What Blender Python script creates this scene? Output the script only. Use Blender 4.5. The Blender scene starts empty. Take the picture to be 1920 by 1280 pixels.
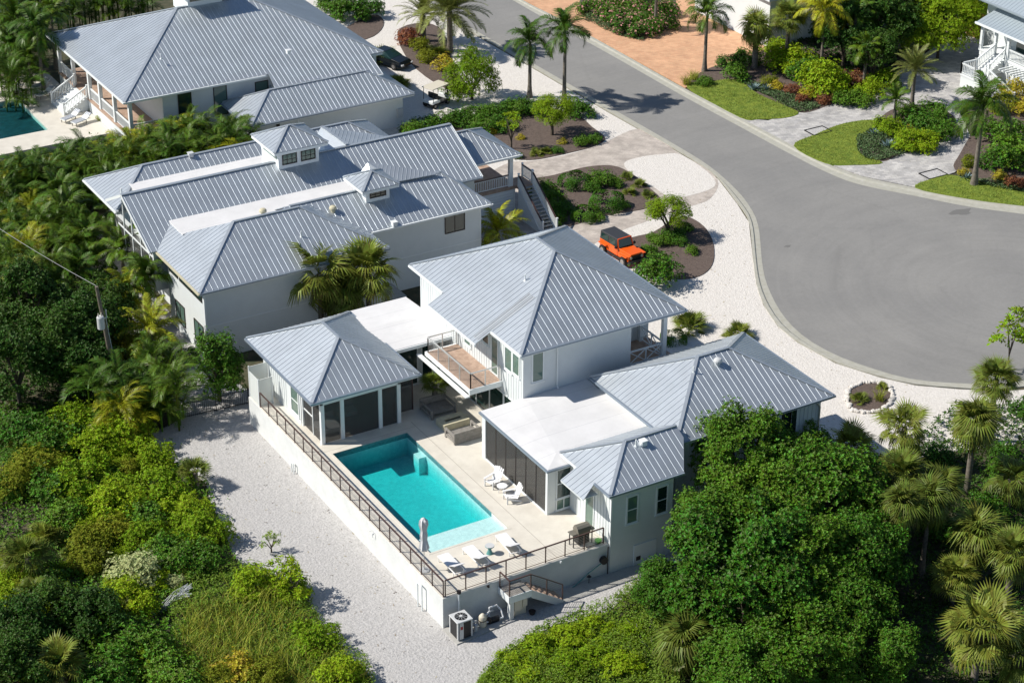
import bpy, math, random
import numpy as np
from mathutils import Vector, Matrix
R_ = math.radians
sc = bpy.context.scene
COL = sc.collection
rng = np.random.default_rng(7)

# ------------------------------------------------------------------ camera
CAM = Vector((-45.34, -83.68, 69.0))
FPX = 3929.9                                   # focal length in photograph pixels (1920 wide)
YAW, PIT, ROL = 0.535610794, 0.491201980, 0.00650850431
def cam_axes():
    cy, sy, cp, sp = math.cos(YAW), math.sin(YAW), math.cos(PIT), math.sin(PIT)
    fw = Vector((sy*cp, cy*cp, -sp)); rt = Vector((cy, -sy, 0)); up = rt.cross(fw)
    cr, sr = math.cos(ROL), math.sin(ROL)
    return cr*rt+sr*up, -sr*rt+cr*up, fw
RT, UP, FW = cam_axes()
cd = bpy.data.cameras.new('camera'); cd.sensor_width = 36; cd.lens = 36*FPX/1920
cd.clip_start = 1; cd.clip_end = 3000
co = bpy.data.objects.new('camera', cd); COL.objects.link(co); sc.camera = co
co.matrix_world = Matrix(((RT.x, UP.x, -FW.x, CAM.x), (RT.y, UP.y, -FW.y, CAM.y), (RT.z, UP.z, -FW.z, CAM.z), (0, 0, 0, 1)))
def G(x, y, z=0.0):
    "survey point of the photograph (1920 x 1280) on the level z -> world"
    d = RT*((x-960)/FPX) - UP*((y-640)/FPX) + FW
    return CAM + d*((z-CAM.z)/d.z)

# ------------------------------------------------------------------ light
SUN = Vector((-.92, .50, 1.0)).normalized()
w = bpy.data.worlds.new('World'); sc.world = w; w.use_nodes = True
nt = w.node_tree; bg = nt.nodes['Background']
sky = nt.nodes.new('ShaderNodeTexSky'); sky.sky_type = 'NISHITA'; sky.sun_disc = False
sky.sun_elevation = math.asin(SUN.z); sky.sun_rotation = math.atan2(SUN.x, SUN.y)
sky.air_density = 1.0; sky.dust_density = 0.3; sky.ozone_density = 2.5
nt.links.new(sky.outputs[0], bg.inputs[0]); bg.inputs[1].default_value = 0.078
sl = bpy.data.lights.new('sun', 'SUN'); sl.energy = 4.9; sl.angle = R_(.5); sl.color = (1, .95, .87)
so = bpy.data.objects.new('sun', sl); COL.objects.link(so); so.rotation_euler = (-SUN).to_track_quat('-Z', 'Y').to_euler()
so.location = (0, 0, 120)
sc.view_settings.view_transform = 'Standard'; sc.view_settings.look = 'None'
sc.view_settings.exposure = 0.22; sc.view_settings.gamma = 1
sc.cycles.max_bounces = 6; sc.cycles.transparent_max_bounces = 8; sc.cycles.diffuse_bounces = 3

# ------------------------------------------------------------------ materials
def mat(name, col, rough=.6, metal=0., spec=.5, var=0., vscale=1., bump=0., bscale=20., col2=None, detail=4., trans=0., island=0., objvar=0.):
    m = bpy.data.materials.new(name); m.use_nodes = True
    n = m.node_tree.nodes; l = m.node_tree.links
    p = n['Principled BSDF']; p.inputs['Roughness'].default_value = rough; p.inputs['Metallic'].default_value = metal
    p.inputs['Specular IOR Level'].default_value = spec
    p.inputs['Base Color'].default_value = (*col, 1)
    src = None
    if var or col2:
        g = n.new('ShaderNodeNewGeometry'); t = n.new('ShaderNodeTexNoise'); t.inputs['Scale'].default_value = vscale; t.inputs['Detail'].default_value = detail
        t.inputs['Roughness'].default_value = .65
        l.new(g.outputs['Position'], t.inputs['Vector'])
        r = n.new('ShaderNodeValToRGB'); r.color_ramp.elements[0].position = .36; r.color_ramp.elements[1].position = .64
        c2 = col2 or tuple(c*(1-var) for c in col)
        r.color_ramp.elements[0].color = (*c2, 1); r.color_ramp.elements[1].color = (*(tuple(min(1, c*(1+var)) for c in col) if not col2 else col), 1)
        l.new(t.outputs['Fac'], r.inputs['Fac']); src = r.outputs['Color']
    if island or objvar:
        h = n.new('ShaderNodeHueSaturation'); h.inputs['Color'].default_value = (*col, 1)
        if src: l.new(src, h.inputs['Color'])
        def mr(out, lo, hi):
            q = n.new('ShaderNodeMapRange'); q.inputs['To Min'].default_value = lo; q.inputs['To Max'].default_value = hi
            l.new(out, q.inputs['Value']); return q.outputs[0]
        oi = n.new('ShaderNodeObjectInfo'); gi = n.new('ShaderNodeNewGeometry')
        a = n.new('ShaderNodeMath'); a.operation = 'MULTIPLY'
        l.new(mr(gi.outputs['Random Per Island'], 1-island, 1+island), a.inputs[0]); l.new(mr(oi.outputs['Random'], 1-objvar, 1+objvar), a.inputs[1])
        l.new(a.outputs[0], h.inputs['Value'])
        b = n.new('ShaderNodeMath'); b.operation = 'ADD'
        l.new(mr(gi.outputs['Random Per Island'], -.018-island*.03, .018+island*.02), b.inputs[0]); l.new(mr(oi.outputs['Random'], .5+objvar*.07, .5-objvar*.05), b.inputs[1])
        l.new(b.outputs[0], h.inputs['Hue'])
        src = h.outputs['Color']
    if src: l.new(src, p.inputs['Base Color'])
    if bump:
        g = n.new('ShaderNodeNewGeometry'); t = n.new('ShaderNodeTexNoise'); t.inputs['Scale'].default_value = bscale; t.inputs['Detail'].default_value = 3
        l.new(g.outputs['Position'], t.inputs['Vector'])
        b = n.new('ShaderNodeBump'); b.inputs['Strength'].default_value = 1; b.inputs['Distance'].default_value = bump
        l.new(t.outputs['Fac'], b.inputs['Height']); l.new(b.outputs['Normal'], p.inputs['Normal'])
    if trans:
        out = n['Material Output']; tr = n.new('ShaderNodeBsdfTranslucent'); mx = n.new('ShaderNodeMixShader'); mx.inputs[0].default_value = trans
        if src: l.new(src, tr.inputs['Color'])
        else: tr.inputs['Color'].default_value = (*col, 1)
        l.new(p.outputs[0], mx.inputs[1]); l.new(tr.outputs[0], mx.inputs[2]); l.new(mx.outputs[0], out.inputs['Surface'])
    return m

def pavers(name, c1, c2, mortar, sx, sy, rot=0., var=.5, mixn=.35, ms=.012):
    m = bpy.data.materials.new(name); m.use_nodes = True
    n = m.node_tree.nodes; l = m.node_tree.links; p = n['Principled BSDF']; p.inputs['Roughness'].default_value = .85
    g = n.new('ShaderNodeNewGeometry'); mp = n.new('ShaderNodeMapping'); mp.inputs['Rotation'].default_value = (0, 0, rot)
    l.new(g.outputs['Position'], mp.inputs['Vector'])
    b = n.new('ShaderNodeTexBrick'); b.inputs['Scale'].default_value = 1; b.inputs['Brick Width'].default_value = sx; b.inputs['Row Height'].default_value = sy
    b.inputs['Mortar Size'].default_value = ms; b.inputs['Color1'].default_value = (*c1, 1); b.inputs['Color2'].default_value = (*c2, 1); b.inputs['Mortar'].default_value = (*mortar, 1)
    l.new(mp.outputs[0], b.inputs['Vector'])
    t = n.new('ShaderNodeTexNoise'); t.inputs['Scale'].default_value = .7; t.inputs['Detail'].default_value = 6; t.inputs['Roughness'].default_value = .7
    l.new(g.outputs['Position'], t.inputs['Vector'])
    r = n.new('ShaderNodeValToRGB'); r.color_ramp.elements[0].position = .3; r.color_ramp.elements[1].position = .7
    r.color_ramp.elements[0].color = (1-mixn, 1-mixn, 1-mixn, 1); r.color_ramp.elements[1].color = (1+mixn*.3, 1+mixn*.3, 1+mixn*.3, 1)
    l.new(t.outputs['Fac'], r.inputs['Fac'])
    mx = n.new('ShaderNodeMixRGB'); mx.blend_type = 'MULTIPLY'; mx.inputs[0].default_value = 1
    l.new(b.outputs['Color'], mx.inputs[1]); l.new(r.outputs[0], mx.inputs[2]); l.new(mx.outputs[0], p.inputs['Base Color'])
    return m

M = {}
def asphalt():
    m = mat('asphalt', (.25, .244, .232), .9, col2=(.215, .211, .203), vscale=.16, detail=9, bump=.006, bscale=30)
    n = m.node_tree.nodes; l = m.node_tree.links; p = n['Principled BSDF']; src = p.inputs['Base Color'].links[0].from_socket
    g = n.new('ShaderNodeNewGeometry'); d = n.new('ShaderNodeVectorMath'); d.operation = 'DISTANCE'; c = G(1900, 545); d.inputs[1].default_value = (c.x, c.y, 0)
    l.new(g.outputs['Position'], d.inputs[0])
    cx = n.new('ShaderNodeCombineXYZ'); sp = n.new('ShaderNodeSeparateXYZ'); l.new(g.outputs['Position'], sp.inputs[0]); ml = n.new('ShaderNodeMath'); ml.operation = 'MULTIPLY'; ml.inputs[1].default_value = .06
    l.new(sp.outputs[0], ml.inputs[0]); l.new(d.outputs['Value'], cx.inputs[0]); l.new(ml.outputs[0], cx.inputs[1])
    t = n.new('ShaderNodeTexNoise'); t.inputs['Scale'].default_value = 1.3; t.inputs['Detail'].default_value = 7; t.inputs['Roughness'].default_value = .7; l.new(cx.outputs[0], t.inputs['Vector'])
    t2 = n.new('ShaderNodeTexNoise'); t2.inputs['Scale'].default_value = 3.5; t2.inputs['Detail'].default_value = 8; t2.inputs['Roughness'].default_value = .8; l.new(g.outputs['Position'], t2.inputs['Vector'])
    v = n.new('ShaderNodeTexVoronoi'); v.feature = 'DISTANCE_TO_EDGE'; v.inputs['Scale'].default_value = .16
    nz = n.new('ShaderNodeVectorMath'); nz.operation = 'MULTIPLY_ADD'; nz.inputs[1].default_value = (2.2, 2.2, 0); l.new(t2.outputs['Color'], nz.inputs[0]); l.new(g.outputs['Position'], nz.inputs[2]); l.new(nz.outputs[0], v.inputs['Vector'])
    def rg(out, a, b, lo, hi):
        q = n.new('ShaderNodeMapRange'); q.inputs['From Min'].default_value = a; q.inputs['From Max'].default_value = b; q.inputs['To Min'].default_value = lo; q.inputs['To Max'].default_value = hi; l.new(out, q.inputs['Value']); return q.outputs[0]
    a = rg(t.outputs['Fac'], .35, .68, .95, 1.045); b = rg(t2.outputs['Fac'], .3, .7, .92, 1.08); k = rg(v.outputs['Distance'], 0, .010, .91, 1.)
    for o in (a, b, k):
        x = n.new('ShaderNodeMixRGB'); x.blend_type = 'MULTIPLY'; x.inputs[0].default_value = 1; l.new(src, x.inputs[1]); l.new(o, x.inputs[2]); src = x.outputs[0]
    l.new(src, p.inputs['Base Color']); return m
M['metal'] = mat('standing_seam_metal', (.50, .54, .575), .41, .6, .4, var=.06, vscale=.6)
M['metal_old'] = mat('weathered_seam_metal', (.46, .485, .50), .42, .6, .4, var=.05, vscale=.8)
M['gutter'] = mat('gutter_metal', (.26, .31, .37), .45, .3)
M['white'] = mat('white_siding', (.67, .705, .705), .6, var=.02, vscale=1.5)
M['trim'] = mat('white_trim', (.76, .79, .79), .45)
M['stucco'] = mat('deck_stucco', (.655, .67, .655), .85, var=.06, vscale=.9, bump=.01, bscale=30)
M['tpo'] = pavers('white_membrane', (.67, .665, .665), (.66, .655, .655), (.55, .55, .56), 60, 1.83, 0, mixn=.10, ms=.022)
M['glass'] = mat('window_glass', (.012, .035, .03), .04, 0, .8)
M['glass_green'] = mat('tinted_glass', (.10, .17, .14), .05, 0, .8)
M['darkframe'] = mat('dark_bronze_frame', (.03, .022, .02), .5)
M['bronze'] = mat('bronze_rail', (.075, .042, .036), .45)
M['steel'] = mat('steel_rail', (.62, .62, .60), .35, .4)
M['cable'] = mat('steel_cable', (.35, .33, .31), .4, .5)
M['deck'] = mat('ivory_travertine', (.68, .64, .56), .7, col2=(.60, .56, .485), vscale=1.3, detail=8)
M['joint'] = mat('deck_joint', (.36, .33, .28), .8)
M['wood'] = mat('balcony_planks', (.46, .33, .25), .7, col2=(.33, .225, .165), vscale=3)
M['graywood'] = mat('weathered_wood', (.30, .28, .255), .8, col2=(.21, .195, .175), vscale=4)
M['stone'] = mat('cast_stone', (.52, .48, .34), .8, var=.06, vscale=3)
M['black'] = mat('black_plastic', (.012, .012, .014), .5)
M['dark'] = mat('dark_interior', (.02, .02, .022), .8)
M['plastic'] = mat('white_plastic', (.80, .80, .80), .4)
M['canvas'] = mat('grey_canvas', (.62, .62, .63), .9)
M['cover'] = mat('grill_steel', (.24, .225, .19), .45, .5)
M['teal'] = mat('teal_ceramic', (.10, .28, .27), .35)
M['lime'] = mat('lime_plastic', (.12, .62, .02), .4)
M['terracotta'] = mat('orange_clay', (.42, .16, .05), .7)
M['conc'] = mat('kerb_concrete', (.42, .41, .36), .85, col2=(.36, .35, .29), vscale=2.2, detail=8)
M['slab'] = mat('slab_concrete', (.42, .41, .38), .85, var=.08, vscale=2)
M['asphalt'] = asphalt() if True else mat('asphalt', (.245, .242, .234), .9, col2=(.205, .203, .197), vscale=.16, detail=9, bump=.006, bscale=30)
M['shell'] = mat('white_shell_gravel', (.70, .665, .62), .95, col2=(.58, .545, .50), vscale=7, detail=8, bump=.05, bscale=9)
M['gravel'] = mat('grey_shell_gravel', (.52, .505, .49), .95, col2=(.37, .36, .35), vscale=9, detail=8, bump=.06, bscale=8)
M['soil'] = mat('leaf_litter', (.10, .085, .05), .95, col2=(.035, .045, .018), vscale=1.2, detail=8)
M['mulch'] = mat('mulch', (.135, .10, .082), .95, col2=(.085, .062, .052), vscale=5, detail=8, bump=.05, bscale=12)
M['lawn'] = mat('lawn_grass', (.20, .25, .022), .9, col2=(.105, .165, .012), vscale=1.6, detail=9, bump=.03, bscale=14)
M['paver'] = pavers('grey_pavers', (.58, .56, .53), (.40, .39, .385), (.34, .32, .30), .55, .32, .3)
M['paver2'] = pavers('tan_pavers', (.56, .50, .44), (.45, .395, .35), (.42, .37, .33), .5, .28, .9)
M['paver3'] = pavers('orange_pavers', (.70, .41, .235), (.60, .32, .18), (.52, .36, .25), .4, .22, .5, mixn=.22)
M['palmtrunk'] = mat('palm_trunk', (.21, .185, .15), .9, col2=(.12, .10, .08), vscale=6)
M['bark'] = mat('bark', (.12, .095, .07), .9, col2=(.07, .055, .04), vscale=5)
M['pole'] = mat('weathered_pole', (.19, .16, .12), .9, col2=(.13, .11, .085), vscale=4)
M['orange'] = mat('orange_car_paint', (.80, .115, .008), .3, .0, .6)
M['tyre'] = mat('rubber', (.015, .015, .016), .8)
M['softtop'] = mat('black_hardtop', (.035, .036, .04), .55)
M['navy'] = mat('dark_car_paint', (.008, .011, .014), .12, .2, .7)
M['cream'] = mat('cream_plastic', (.62, .57, .46), .5)
M['ac_grey'] = mat('light_grey_enamel', (.56, .57, .57), .4)
M['red'] = mat('red_label', (.35, .03, .03), .5)
M['blue'] = mat('navy_cushion', (.03, .05, .14), .8)
M['fencewood'] = mat('orange_cedar', (.36, .15, .05), .75, col2=(.24, .10, .035), vscale=2)
M['roof_teal'] = mat('teal_roof_metal', (.40, .46, .50), .4, .3)
M['leaf'] = mat('broad_leaf', (.078, .168, .009), .5, 0, .22, trans=.14, island=.65, objvar=.22)
M['leaf_dark'] = mat('dark_leaf', (.046, .10, .008), .5, 0, .2, trans=.12, island=.45, objvar=.25)
M['leaf_bright'] = mat('bright_leaf', (.215, .315, .008), .55, 0, .15, trans=.18, island=.5, objvar=.15)
M['leaf_yellow'] = mat('yellow_leaf', (.42, .34, .010), .6, trans=.25, island=.4, objvar=.15)
M['leaf_pale'] = mat('pale_blossom', (.46, .50, .22), .8, trans=.25, island=.3)
M['leaf_olive'] = mat('olive_leaf', (.21, .235, .016), .6, 0, .12, trans=.25, island=.4, objvar=.15)
M['leaf_red'] = mat('red_leaf', (.24, .075, .03), .6, trans=.25, island=.6, objvar=.2)
M['leaf_pink'] = mat('pink_blossom', (.62, .30, .27), .6, trans=.2, island=.3)
M['frond'] = mat('fan_frond', (.155, .19, .026), .5, 0, .25, trans=.22, island=.4, objvar=.2)
M['feather'] = mat('feather_frond', (.074, .132, .008), .45, 0, .25, trans=.14, island=.4, objvar=.25)
M['feather_y'] = mat('golden_frond', (.27, .28, .010), .45, 0, .3, trans=.2, island=.45, objvar=.25)
M['date'] = mat('date_frond', (.20, .22, .05), .5, 0, .3, trans=.2, island=.35, objvar=.15)
M['dead'] = mat('dead_frond', (.30, .22, .08), .85, island=.4)
M['turf'] = mat('turf_blade', (.21, .27, .03), .7, trans=.15, island=.5)
M['wire'] = mat('dull_wire', (.30, .30, .30), .6)
M['agave'] = mat('blue_agave', (.20, .29, .29), .5, island=.15)
M['grass'] = mat('tall_grass', (.36, .37, .04), .7, trans=.25, island=.5, objvar=.2)
M['cover'] = M['cover']
M['hedge_cover'] = mat('ground_cover_leaf', (.17, .27, .010), .6, trans=.25, island=.5)
M['jasmine'] = mat('dark_ground_cover', (.065, .115, .03), .6, island=.5)

def screen_mat():
    m = bpy.data.materials.new('insect_screen'); m.use_nodes = True
    n = m.node_tree.nodes; l = m.node_tree.links
    t = n.new('ShaderNodeBsdfTransparent'); t.inputs[0].default_value = (.72, .72, .72, 1)
    mx = n.new('ShaderNodeMixShader'); mx.inputs[0].default_value = .34
    n['Principled BSDF'].inputs['Base Color'].default_value = (.11, .11, .108, 1); n['Principled BSDF'].inputs['Roughness'].default_value = .6
    l.new(t.outputs[0], mx.inputs[1]); l.new(n['Principled BSDF'].outputs[0], mx.inputs[2]); l.new(mx.outputs[0], n['Material Output'].inputs['Surface'])
    return m
M['screen'] = screen_mat()
def frosted():
    m = mat('frosted_panel', (.80, .83, .80), .5)
    n = m.node_tree.nodes; l = m.node_tree.links
    t = n.new('ShaderNodeBsdfTransparent'); mx = n.new('ShaderNodeMixShader'); mx.inputs[0].default_value = .7
    l.new(t.outputs[0], mx.inputs[1]); l.new(n['Principled BSDF'].outputs[0], mx.inputs[2]); l.new(mx.outputs[0], n['Material Output'].inputs['Surface'])
    return m
M['frosted'] = frosted()
def water(name, absorb, dens, bumpd=.02):
    m = bpy.data.materials.new(name); m.use_nodes = True
    n = m.node_tree.nodes; l = m.node_tree.links; n.remove(n['Principled BSDF'])
    t = n.new('ShaderNodeBsdfTransparent'); t.inputs[0].default_value = (1, 1, 1, 1)
    gl = n.new('ShaderNodeBsdfGlossy'); gl.inputs['Roughness'].default_value = .06
    f = n.new('ShaderNodeFresnel'); f.inputs['IOR'].default_value = 1.33
    mx = n.new('ShaderNodeMixShader')
    g = n.new('ShaderNodeNewGeometry'); tx = n.new('ShaderNodeTexNoise'); tx.inputs['Scale'].default_value = 4.2; tx.inputs['Detail'].default_value = 3; tx.inputs['Distortion'].default_value = 1.
    l.new(g.outputs['Position'], tx.inputs['Vector'])
    b = n.new('ShaderNodeBump'); b.inputs['Distance'].default_value = bumpd; l.new(tx.outputs['Fac'], b.inputs['Height'])
    l.new(b.outputs[0], gl.inputs['Normal']); l.new(b.outputs[0], f.inputs['Normal'])
    bf = n.new('ShaderNodeMath'); bf.operation = 'SUBTRACT'; bf.inputs[0].default_value = 1; l.new(g.outputs['Backfacing'], bf.inputs[1])
    fm = n.new('ShaderNodeMath'); fm.operation = 'MULTIPLY'; l.new(f.outputs[0], fm.inputs[0]); l.new(bf.outputs[0], fm.inputs[1])
    l.new(fm.outputs[0], mx.inputs[0]); l.new(t.outputs[0], mx.inputs[1]); l.new(gl.outputs[0], mx.inputs[2]); l.new(mx.outputs[0], n['Material Output'].inputs['Surface'])
    v = n.new('ShaderNodeVolumeAbsorption'); v.inputs[0].default_value = (*absorb, 1); v.inputs[1].default_value = dens
    l.new(v.outputs[0], n['Material Output'].inputs['Volume'])
    return m
M['water'] = water('pool_water', (.2, .865, .875), 1.0, .05)
M['water_dark'] = water('dark_pool_water', (.02, .80, .83), 1.0)
M['pool_shade'] = mat('painted_pool_shade', (.10, .24, .26), .3, var=.3, vscale=9)  # dark colour standing in for shade on the upper pool walls
M['plaster'] = mat('pool_plaster', (.78, .82, .80), .7, col2=(.66, .70, .69), vscale=3.5, detail=3)
M['plaster_dark'] = mat('dark_pool_plaster', (.015, .05, .06), .7, var=.3, vscale=2)

# ------------------------------------------------------------------ builders
class MB:
    def __init__(s): s.v = []; s.f = []
    def add(s, vs, fs):
        o = len(s.v); s.v += [tuple(p) for p in vs]; s.f += [tuple(i+o for i in f) for f in fs]; return s
    def box(s, x0, x1, y0, y1, z0, z1):
        return s.add([(x0,y0,z0),(x1,y0,z0),(x1,y1,z0),(x0,y1,z0),(x0,y0,z1),(x1,y0,z1),(x1,y1,z1),(x0,y1,z1)],
                     [(3,2,1,0),(4,5,6,7),(0,1,5,4),(1,2,6,5),(2,3,7,6),(3,0,4,7)])
    def cbox(s, c, d, rot=0):
        cr, sr = math.cos(rot), math.sin(rot); o = []
        for a, b, e in ((-1,-1,-1),(1,-1,-1),(1,1,-1),(-1,1,-1),(-1,-1,1),(1,-1,1),(1,1,1),(-1,1,1)):
            x, y = a*d[0]/2, b*d[1]/2; o.append((c[0]+cr*x-sr*y, c[1]+sr*x+cr*y, c[2]+e*d[2]/2))
        return s.add(o, [(3,2,1,0),(4,5,6,7),(0,1,5,4),(1,2,6,5),(2,3,7,6),(3,0,4,7)])
    def bar(s, p, q, w, h, up=(0,0,1)):
        p, q, up = Vector(p), Vector(q), Vector(up); d = (q-p).normalized(); a = d.cross(up)
        if a.length < 1e-4: a = d.cross(Vector((1,0,0)))
        a.normalize(); b = a.cross(d); a *= w/2; b *= h/2
        return s.add([p-a-b,p+a-b,p+a+b,p-a+b,q-a-b,q+a-b,q+a+b,q-a+b], [(0,1,2,3),(7,6,5,4),(0,4,5,1),(1,5,6,2),(2,6,7,3),(3,7,4,0)])
    def prism(s, poly, z0, z1):
        n = len(poly)
        if sum(poly[i][0]*poly[(i+1)%n][1]-poly[(i+1)%n][0]*poly[i][1] for i in range(n)) < 0: poly = poly[::-1]
        vs = [(p[0],p[1],z0) for p in poly]+[(p[0],p[1],z1) for p in poly]
        return s.add(vs, [tuple(range(n-1,-1,-1)), tuple(range(n,2*n))]+[(i,(i+1)%n,n+(i+1)%n,n+i) for i in range(n)])
    def cyl(s, p, q, r, r2=None, n=10, cap=True):
        r2 = r if r2 is None else r2; p, q = Vector(p), Vector(q); d = (q-p).normalized()
        a = d.cross(Vector((0,0,1))); a = a.normalized() if a.length > 1e-4 else Vector((1,0,0)); b = d.cross(a)
        vs = []
        for c, rr in ((p, r), (q, r2)):
            vs += [c+(a*math.cos(2*math.pi*i/n)+b*math.sin(2*math.pi*i/n))*rr for i in range(n)]
        fs = [(i, (i+1)%n, n+(i+1)%n, n+i) for i in range(n)]
        if cap: fs += [tuple(range(n-1,-1,-1)), tuple(range(n,2*n))]
        return s.add(vs, fs)
    def lathe(s, c, prof, n=16):
        vs = []; 
        for r, z in prof: vs += [(c[0]+r*math.cos(2*math.pi*i/n), c[1]+r*math.sin(2*math.pi*i/n), c[2]+z) for i in range(n)]
        fs = [(k*n+i, k*n+(i+1)%n, (k+1)*n+(i+1)%n, (k+1)*n+i) for k in range(len(prof)-1) for i in range(n)]
        fs += [tuple(range(n-1,-1,-1)), tuple(range((len(prof)-1)*n, len(prof)*n))]
        return s.add(vs, fs)
    def tube(s, pts, r, n=7):
        for a, b in zip(pts[:-1], pts[1:]): s.cyl(a, b, r, n=n)
        return s
    def build(s, name, m, parent=None, smooth=False, bevel=0.):
        me = bpy.data.meshes.new(name)
        off = WL.get(parent.name, Vector()) if parent else Vector()
        me.from_pydata([(a-off.x, b-off.y, c-off.z) for a, b, c in s.v], [], s.f); me.materials.append(M[m] if isinstance(m, str) else m)
        if smooth: me.polygons.foreach_set('use_smooth', [True]*len(me.polygons))
        o = bpy.data.objects.new(name, me); COL.objects.link(o)
        if parent: o.parent = parent; WL[o.name] = off
        if bevel:
            b = o.modifiers.new('bevel', 'BEVEL'); b.width = bevel; b.segments = 2; b.limit_method = 'ANGLE'
        return o
WL = {}
def tag(o, label=None, cat=None, group=None, kind=None):
    if label: o['label'] = label
    if cat: o['category'] = cat
    if group: o['group'] = group
    if kind: o['kind'] = kind
    return o
def thing(name, label, cat, loc=(0,0,0), group=None):
    o = bpy.data.objects.new(name, None); COL.objects.link(o); o.location = loc; o.empty_display_size = .3
    WL[o.name] = Vector(loc); return tag(o, label, cat, group)
def struct(name, mb, m): return tag(mb.build(name, m), kind='structure')
def dup(root, loc, rz=None, sc_=None, label=None, group=None):
    r = root.copy(); COL.objects.link(r); r.location = loc
    if rz is not None: r.rotation_euler = (0, 0, rz)
    if sc_ is not None: r.scale = (sc_,)*3 if not isinstance(sc_, tuple) else sc_
    if label: r['label'] = label
    if group: r['group'] = group
    for ch in list(root.children):
        c = ch.copy(); COL.objects.link(c); c.parent = r
        for g in list(ch.children):
            d = g.copy(); COL.objects.link(d); d.parent = c
    return r
def spline(pts, n=6, closed=True):
    out = []; N = len(pts)
    for i in range(N if closed else N-1):
        P = [pts[(i+k) % N] if closed else pts[min(max(i+k, 0), N-1)] for k in (-1, 0, 1, 2)]
        for k in range(n):
            t = k/n
            out.append(tuple(.5*((2*P[1][j])+(P[2][j]-P[0][j])*t+(2*P[0][j]-5*P[1][j]+4*P[2][j]-P[3][j])*t*t+(3*P[1][j]-P[0][j]-3*P[2][j]+P[3][j])*t**3) for j in range(2)))
    if not closed: out.append(tuple(pts[-1]))
    return out
def gp(pts, z=0.): return [G(x, y, z).to_tuple()[:2] for x, y in pts]
from mathutils.geometry import tessellate_polygon
def sheet(name, pts, z, m, kind='structure', th=.3):
    mb = MB(); n = len(pts)
    mb.v = [(p[0], p[1], z) for p in pts]+[(p[0], p[1], z-th) for p in pts]
    for t in tessellate_polygon([[Vector((p[0], p[1], 0)) for p in pts]]):
        a, b, c = t
        nn = (Vector(pts[b])-Vector(pts[a])).cross(Vector(pts[c])-Vector(pts[a])) if False else ((pts[b][0]-pts[a][0])*(pts[c][1]-pts[a][1])-(pts[b][1]-pts[a][1])*(pts[c][0]-pts[a][0]))
        mb.f.append((a, b, c) if nn > 0 else (a, c, b))
    mb.f += [(i, (i+1) % n, n+(i+1) % n, n+i) for i in range(n)]
    return tag(mb.build(name, m), kind=kind)

# ------------------------------------------------------------------ ground, road, paving
g = MB(); g.box(-400, 700, -400, 900, -3, -.30); struct('ground', g, 'soil')
# level ground round the houses
sheet('terrain', [(-300, -300), (600, -300), (600, 800), (-300, 800)], 0.0, 'soil', th=.2)

kin_L = [(791,0),(895,59.6),(1019.6,131),(1150,205.5),(1278,279),(1330,312),(1367,343),(1397.6,376),(1421,420),(1429.5,497),(1441,541),(1468,591),(1508,631.6),(1565.6,665),(1632.8,690),(1700,709),(1767,717),(1860,719),(1990,705)]
kout_L = [(778,0),(885,62),(1010,134),(1140,210),(1262,279),(1323.7,317),(1347,336),(1381,380),(1404,416.5),(1411,480),(1417.8,531),(1431,571),(1458,611.5),(1495,641.6),(1565.6,680),(1649.6,707),(1717,722),(1800,729),(1870,731),(2010,716)]
kin_R = [(960,0),(1030,40),(1150,106),(1280,180),(1380,234),(1480,288),(1545,321),(1610,346),(1717,368),(1817,388),(1920,402),(2060,420)]
kout_R = [(976,0),(1040,33),(1150,93),(1280,166),(1384,221),(1488,276),(1549,308),(1616,333),(1717,355),(1817,375),(1920,388),(2060,404)]
far = lambda P, dx, dy: [(P[0][0]+dx, P[0][1]+dy)] + P
kin_L = far(kin_L, -160, -92); kout_L = far(kout_L, -160, -92); kin_R = far(kin_R, -160, -92); kout_R = far(kout_R, -160, -92)
road = spline(gp(kin_R), 5, False) + spline(gp([(2060,420),(2230,470),(2270,560),(2150,650),(1990,705)]), 4, False)[1:-1] + spline(gp(kin_L), 5, False)[::-1]
sheet('road', road, .012, 'asphalt')
def kerb(name, a, b, za, zb):
    A = spline(gp(a), 5, False); B = spline(gp(b), 5, False); n = min(len(A), len(B)); mb = MB()
    def rs(P, n):
        P = np.array(P); d = np.r_[0, np.cumsum(np.hypot(*np.diff(P, axis=0).T))]; t = np.linspace(0, d[-1], n)
        return np.c_[np.interp(t, d, P[:, 0]), np.interp(t, d, P[:, 1])]
    n = 90; A, B = rs(A, n), rs(B, n); I = A*.45+B*.55
    for i in range(n):
        for p, z in ((A[i], za-.3), (A[i], za), (I[i], za+.012), (A[i]*.30+B[i]*.70, zb), (B[i], zb), (B[i], zb-.3)): mb.v.append((p[0], p[1], z))
    for i in range(n-1):
        for k in range(5): mb.f.append((i*6+k, i*6+k+1, i*6+7+k, i*6+6+k))
    return struct(name, mb, 'conc')
kerb('kerb', kin_L, kout_L, .022, .11)
kerb('kerb', kout_R, kin_R, .11, .022) if False else kerb('kerb', kin_R, kout_R, .022, .11)

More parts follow.
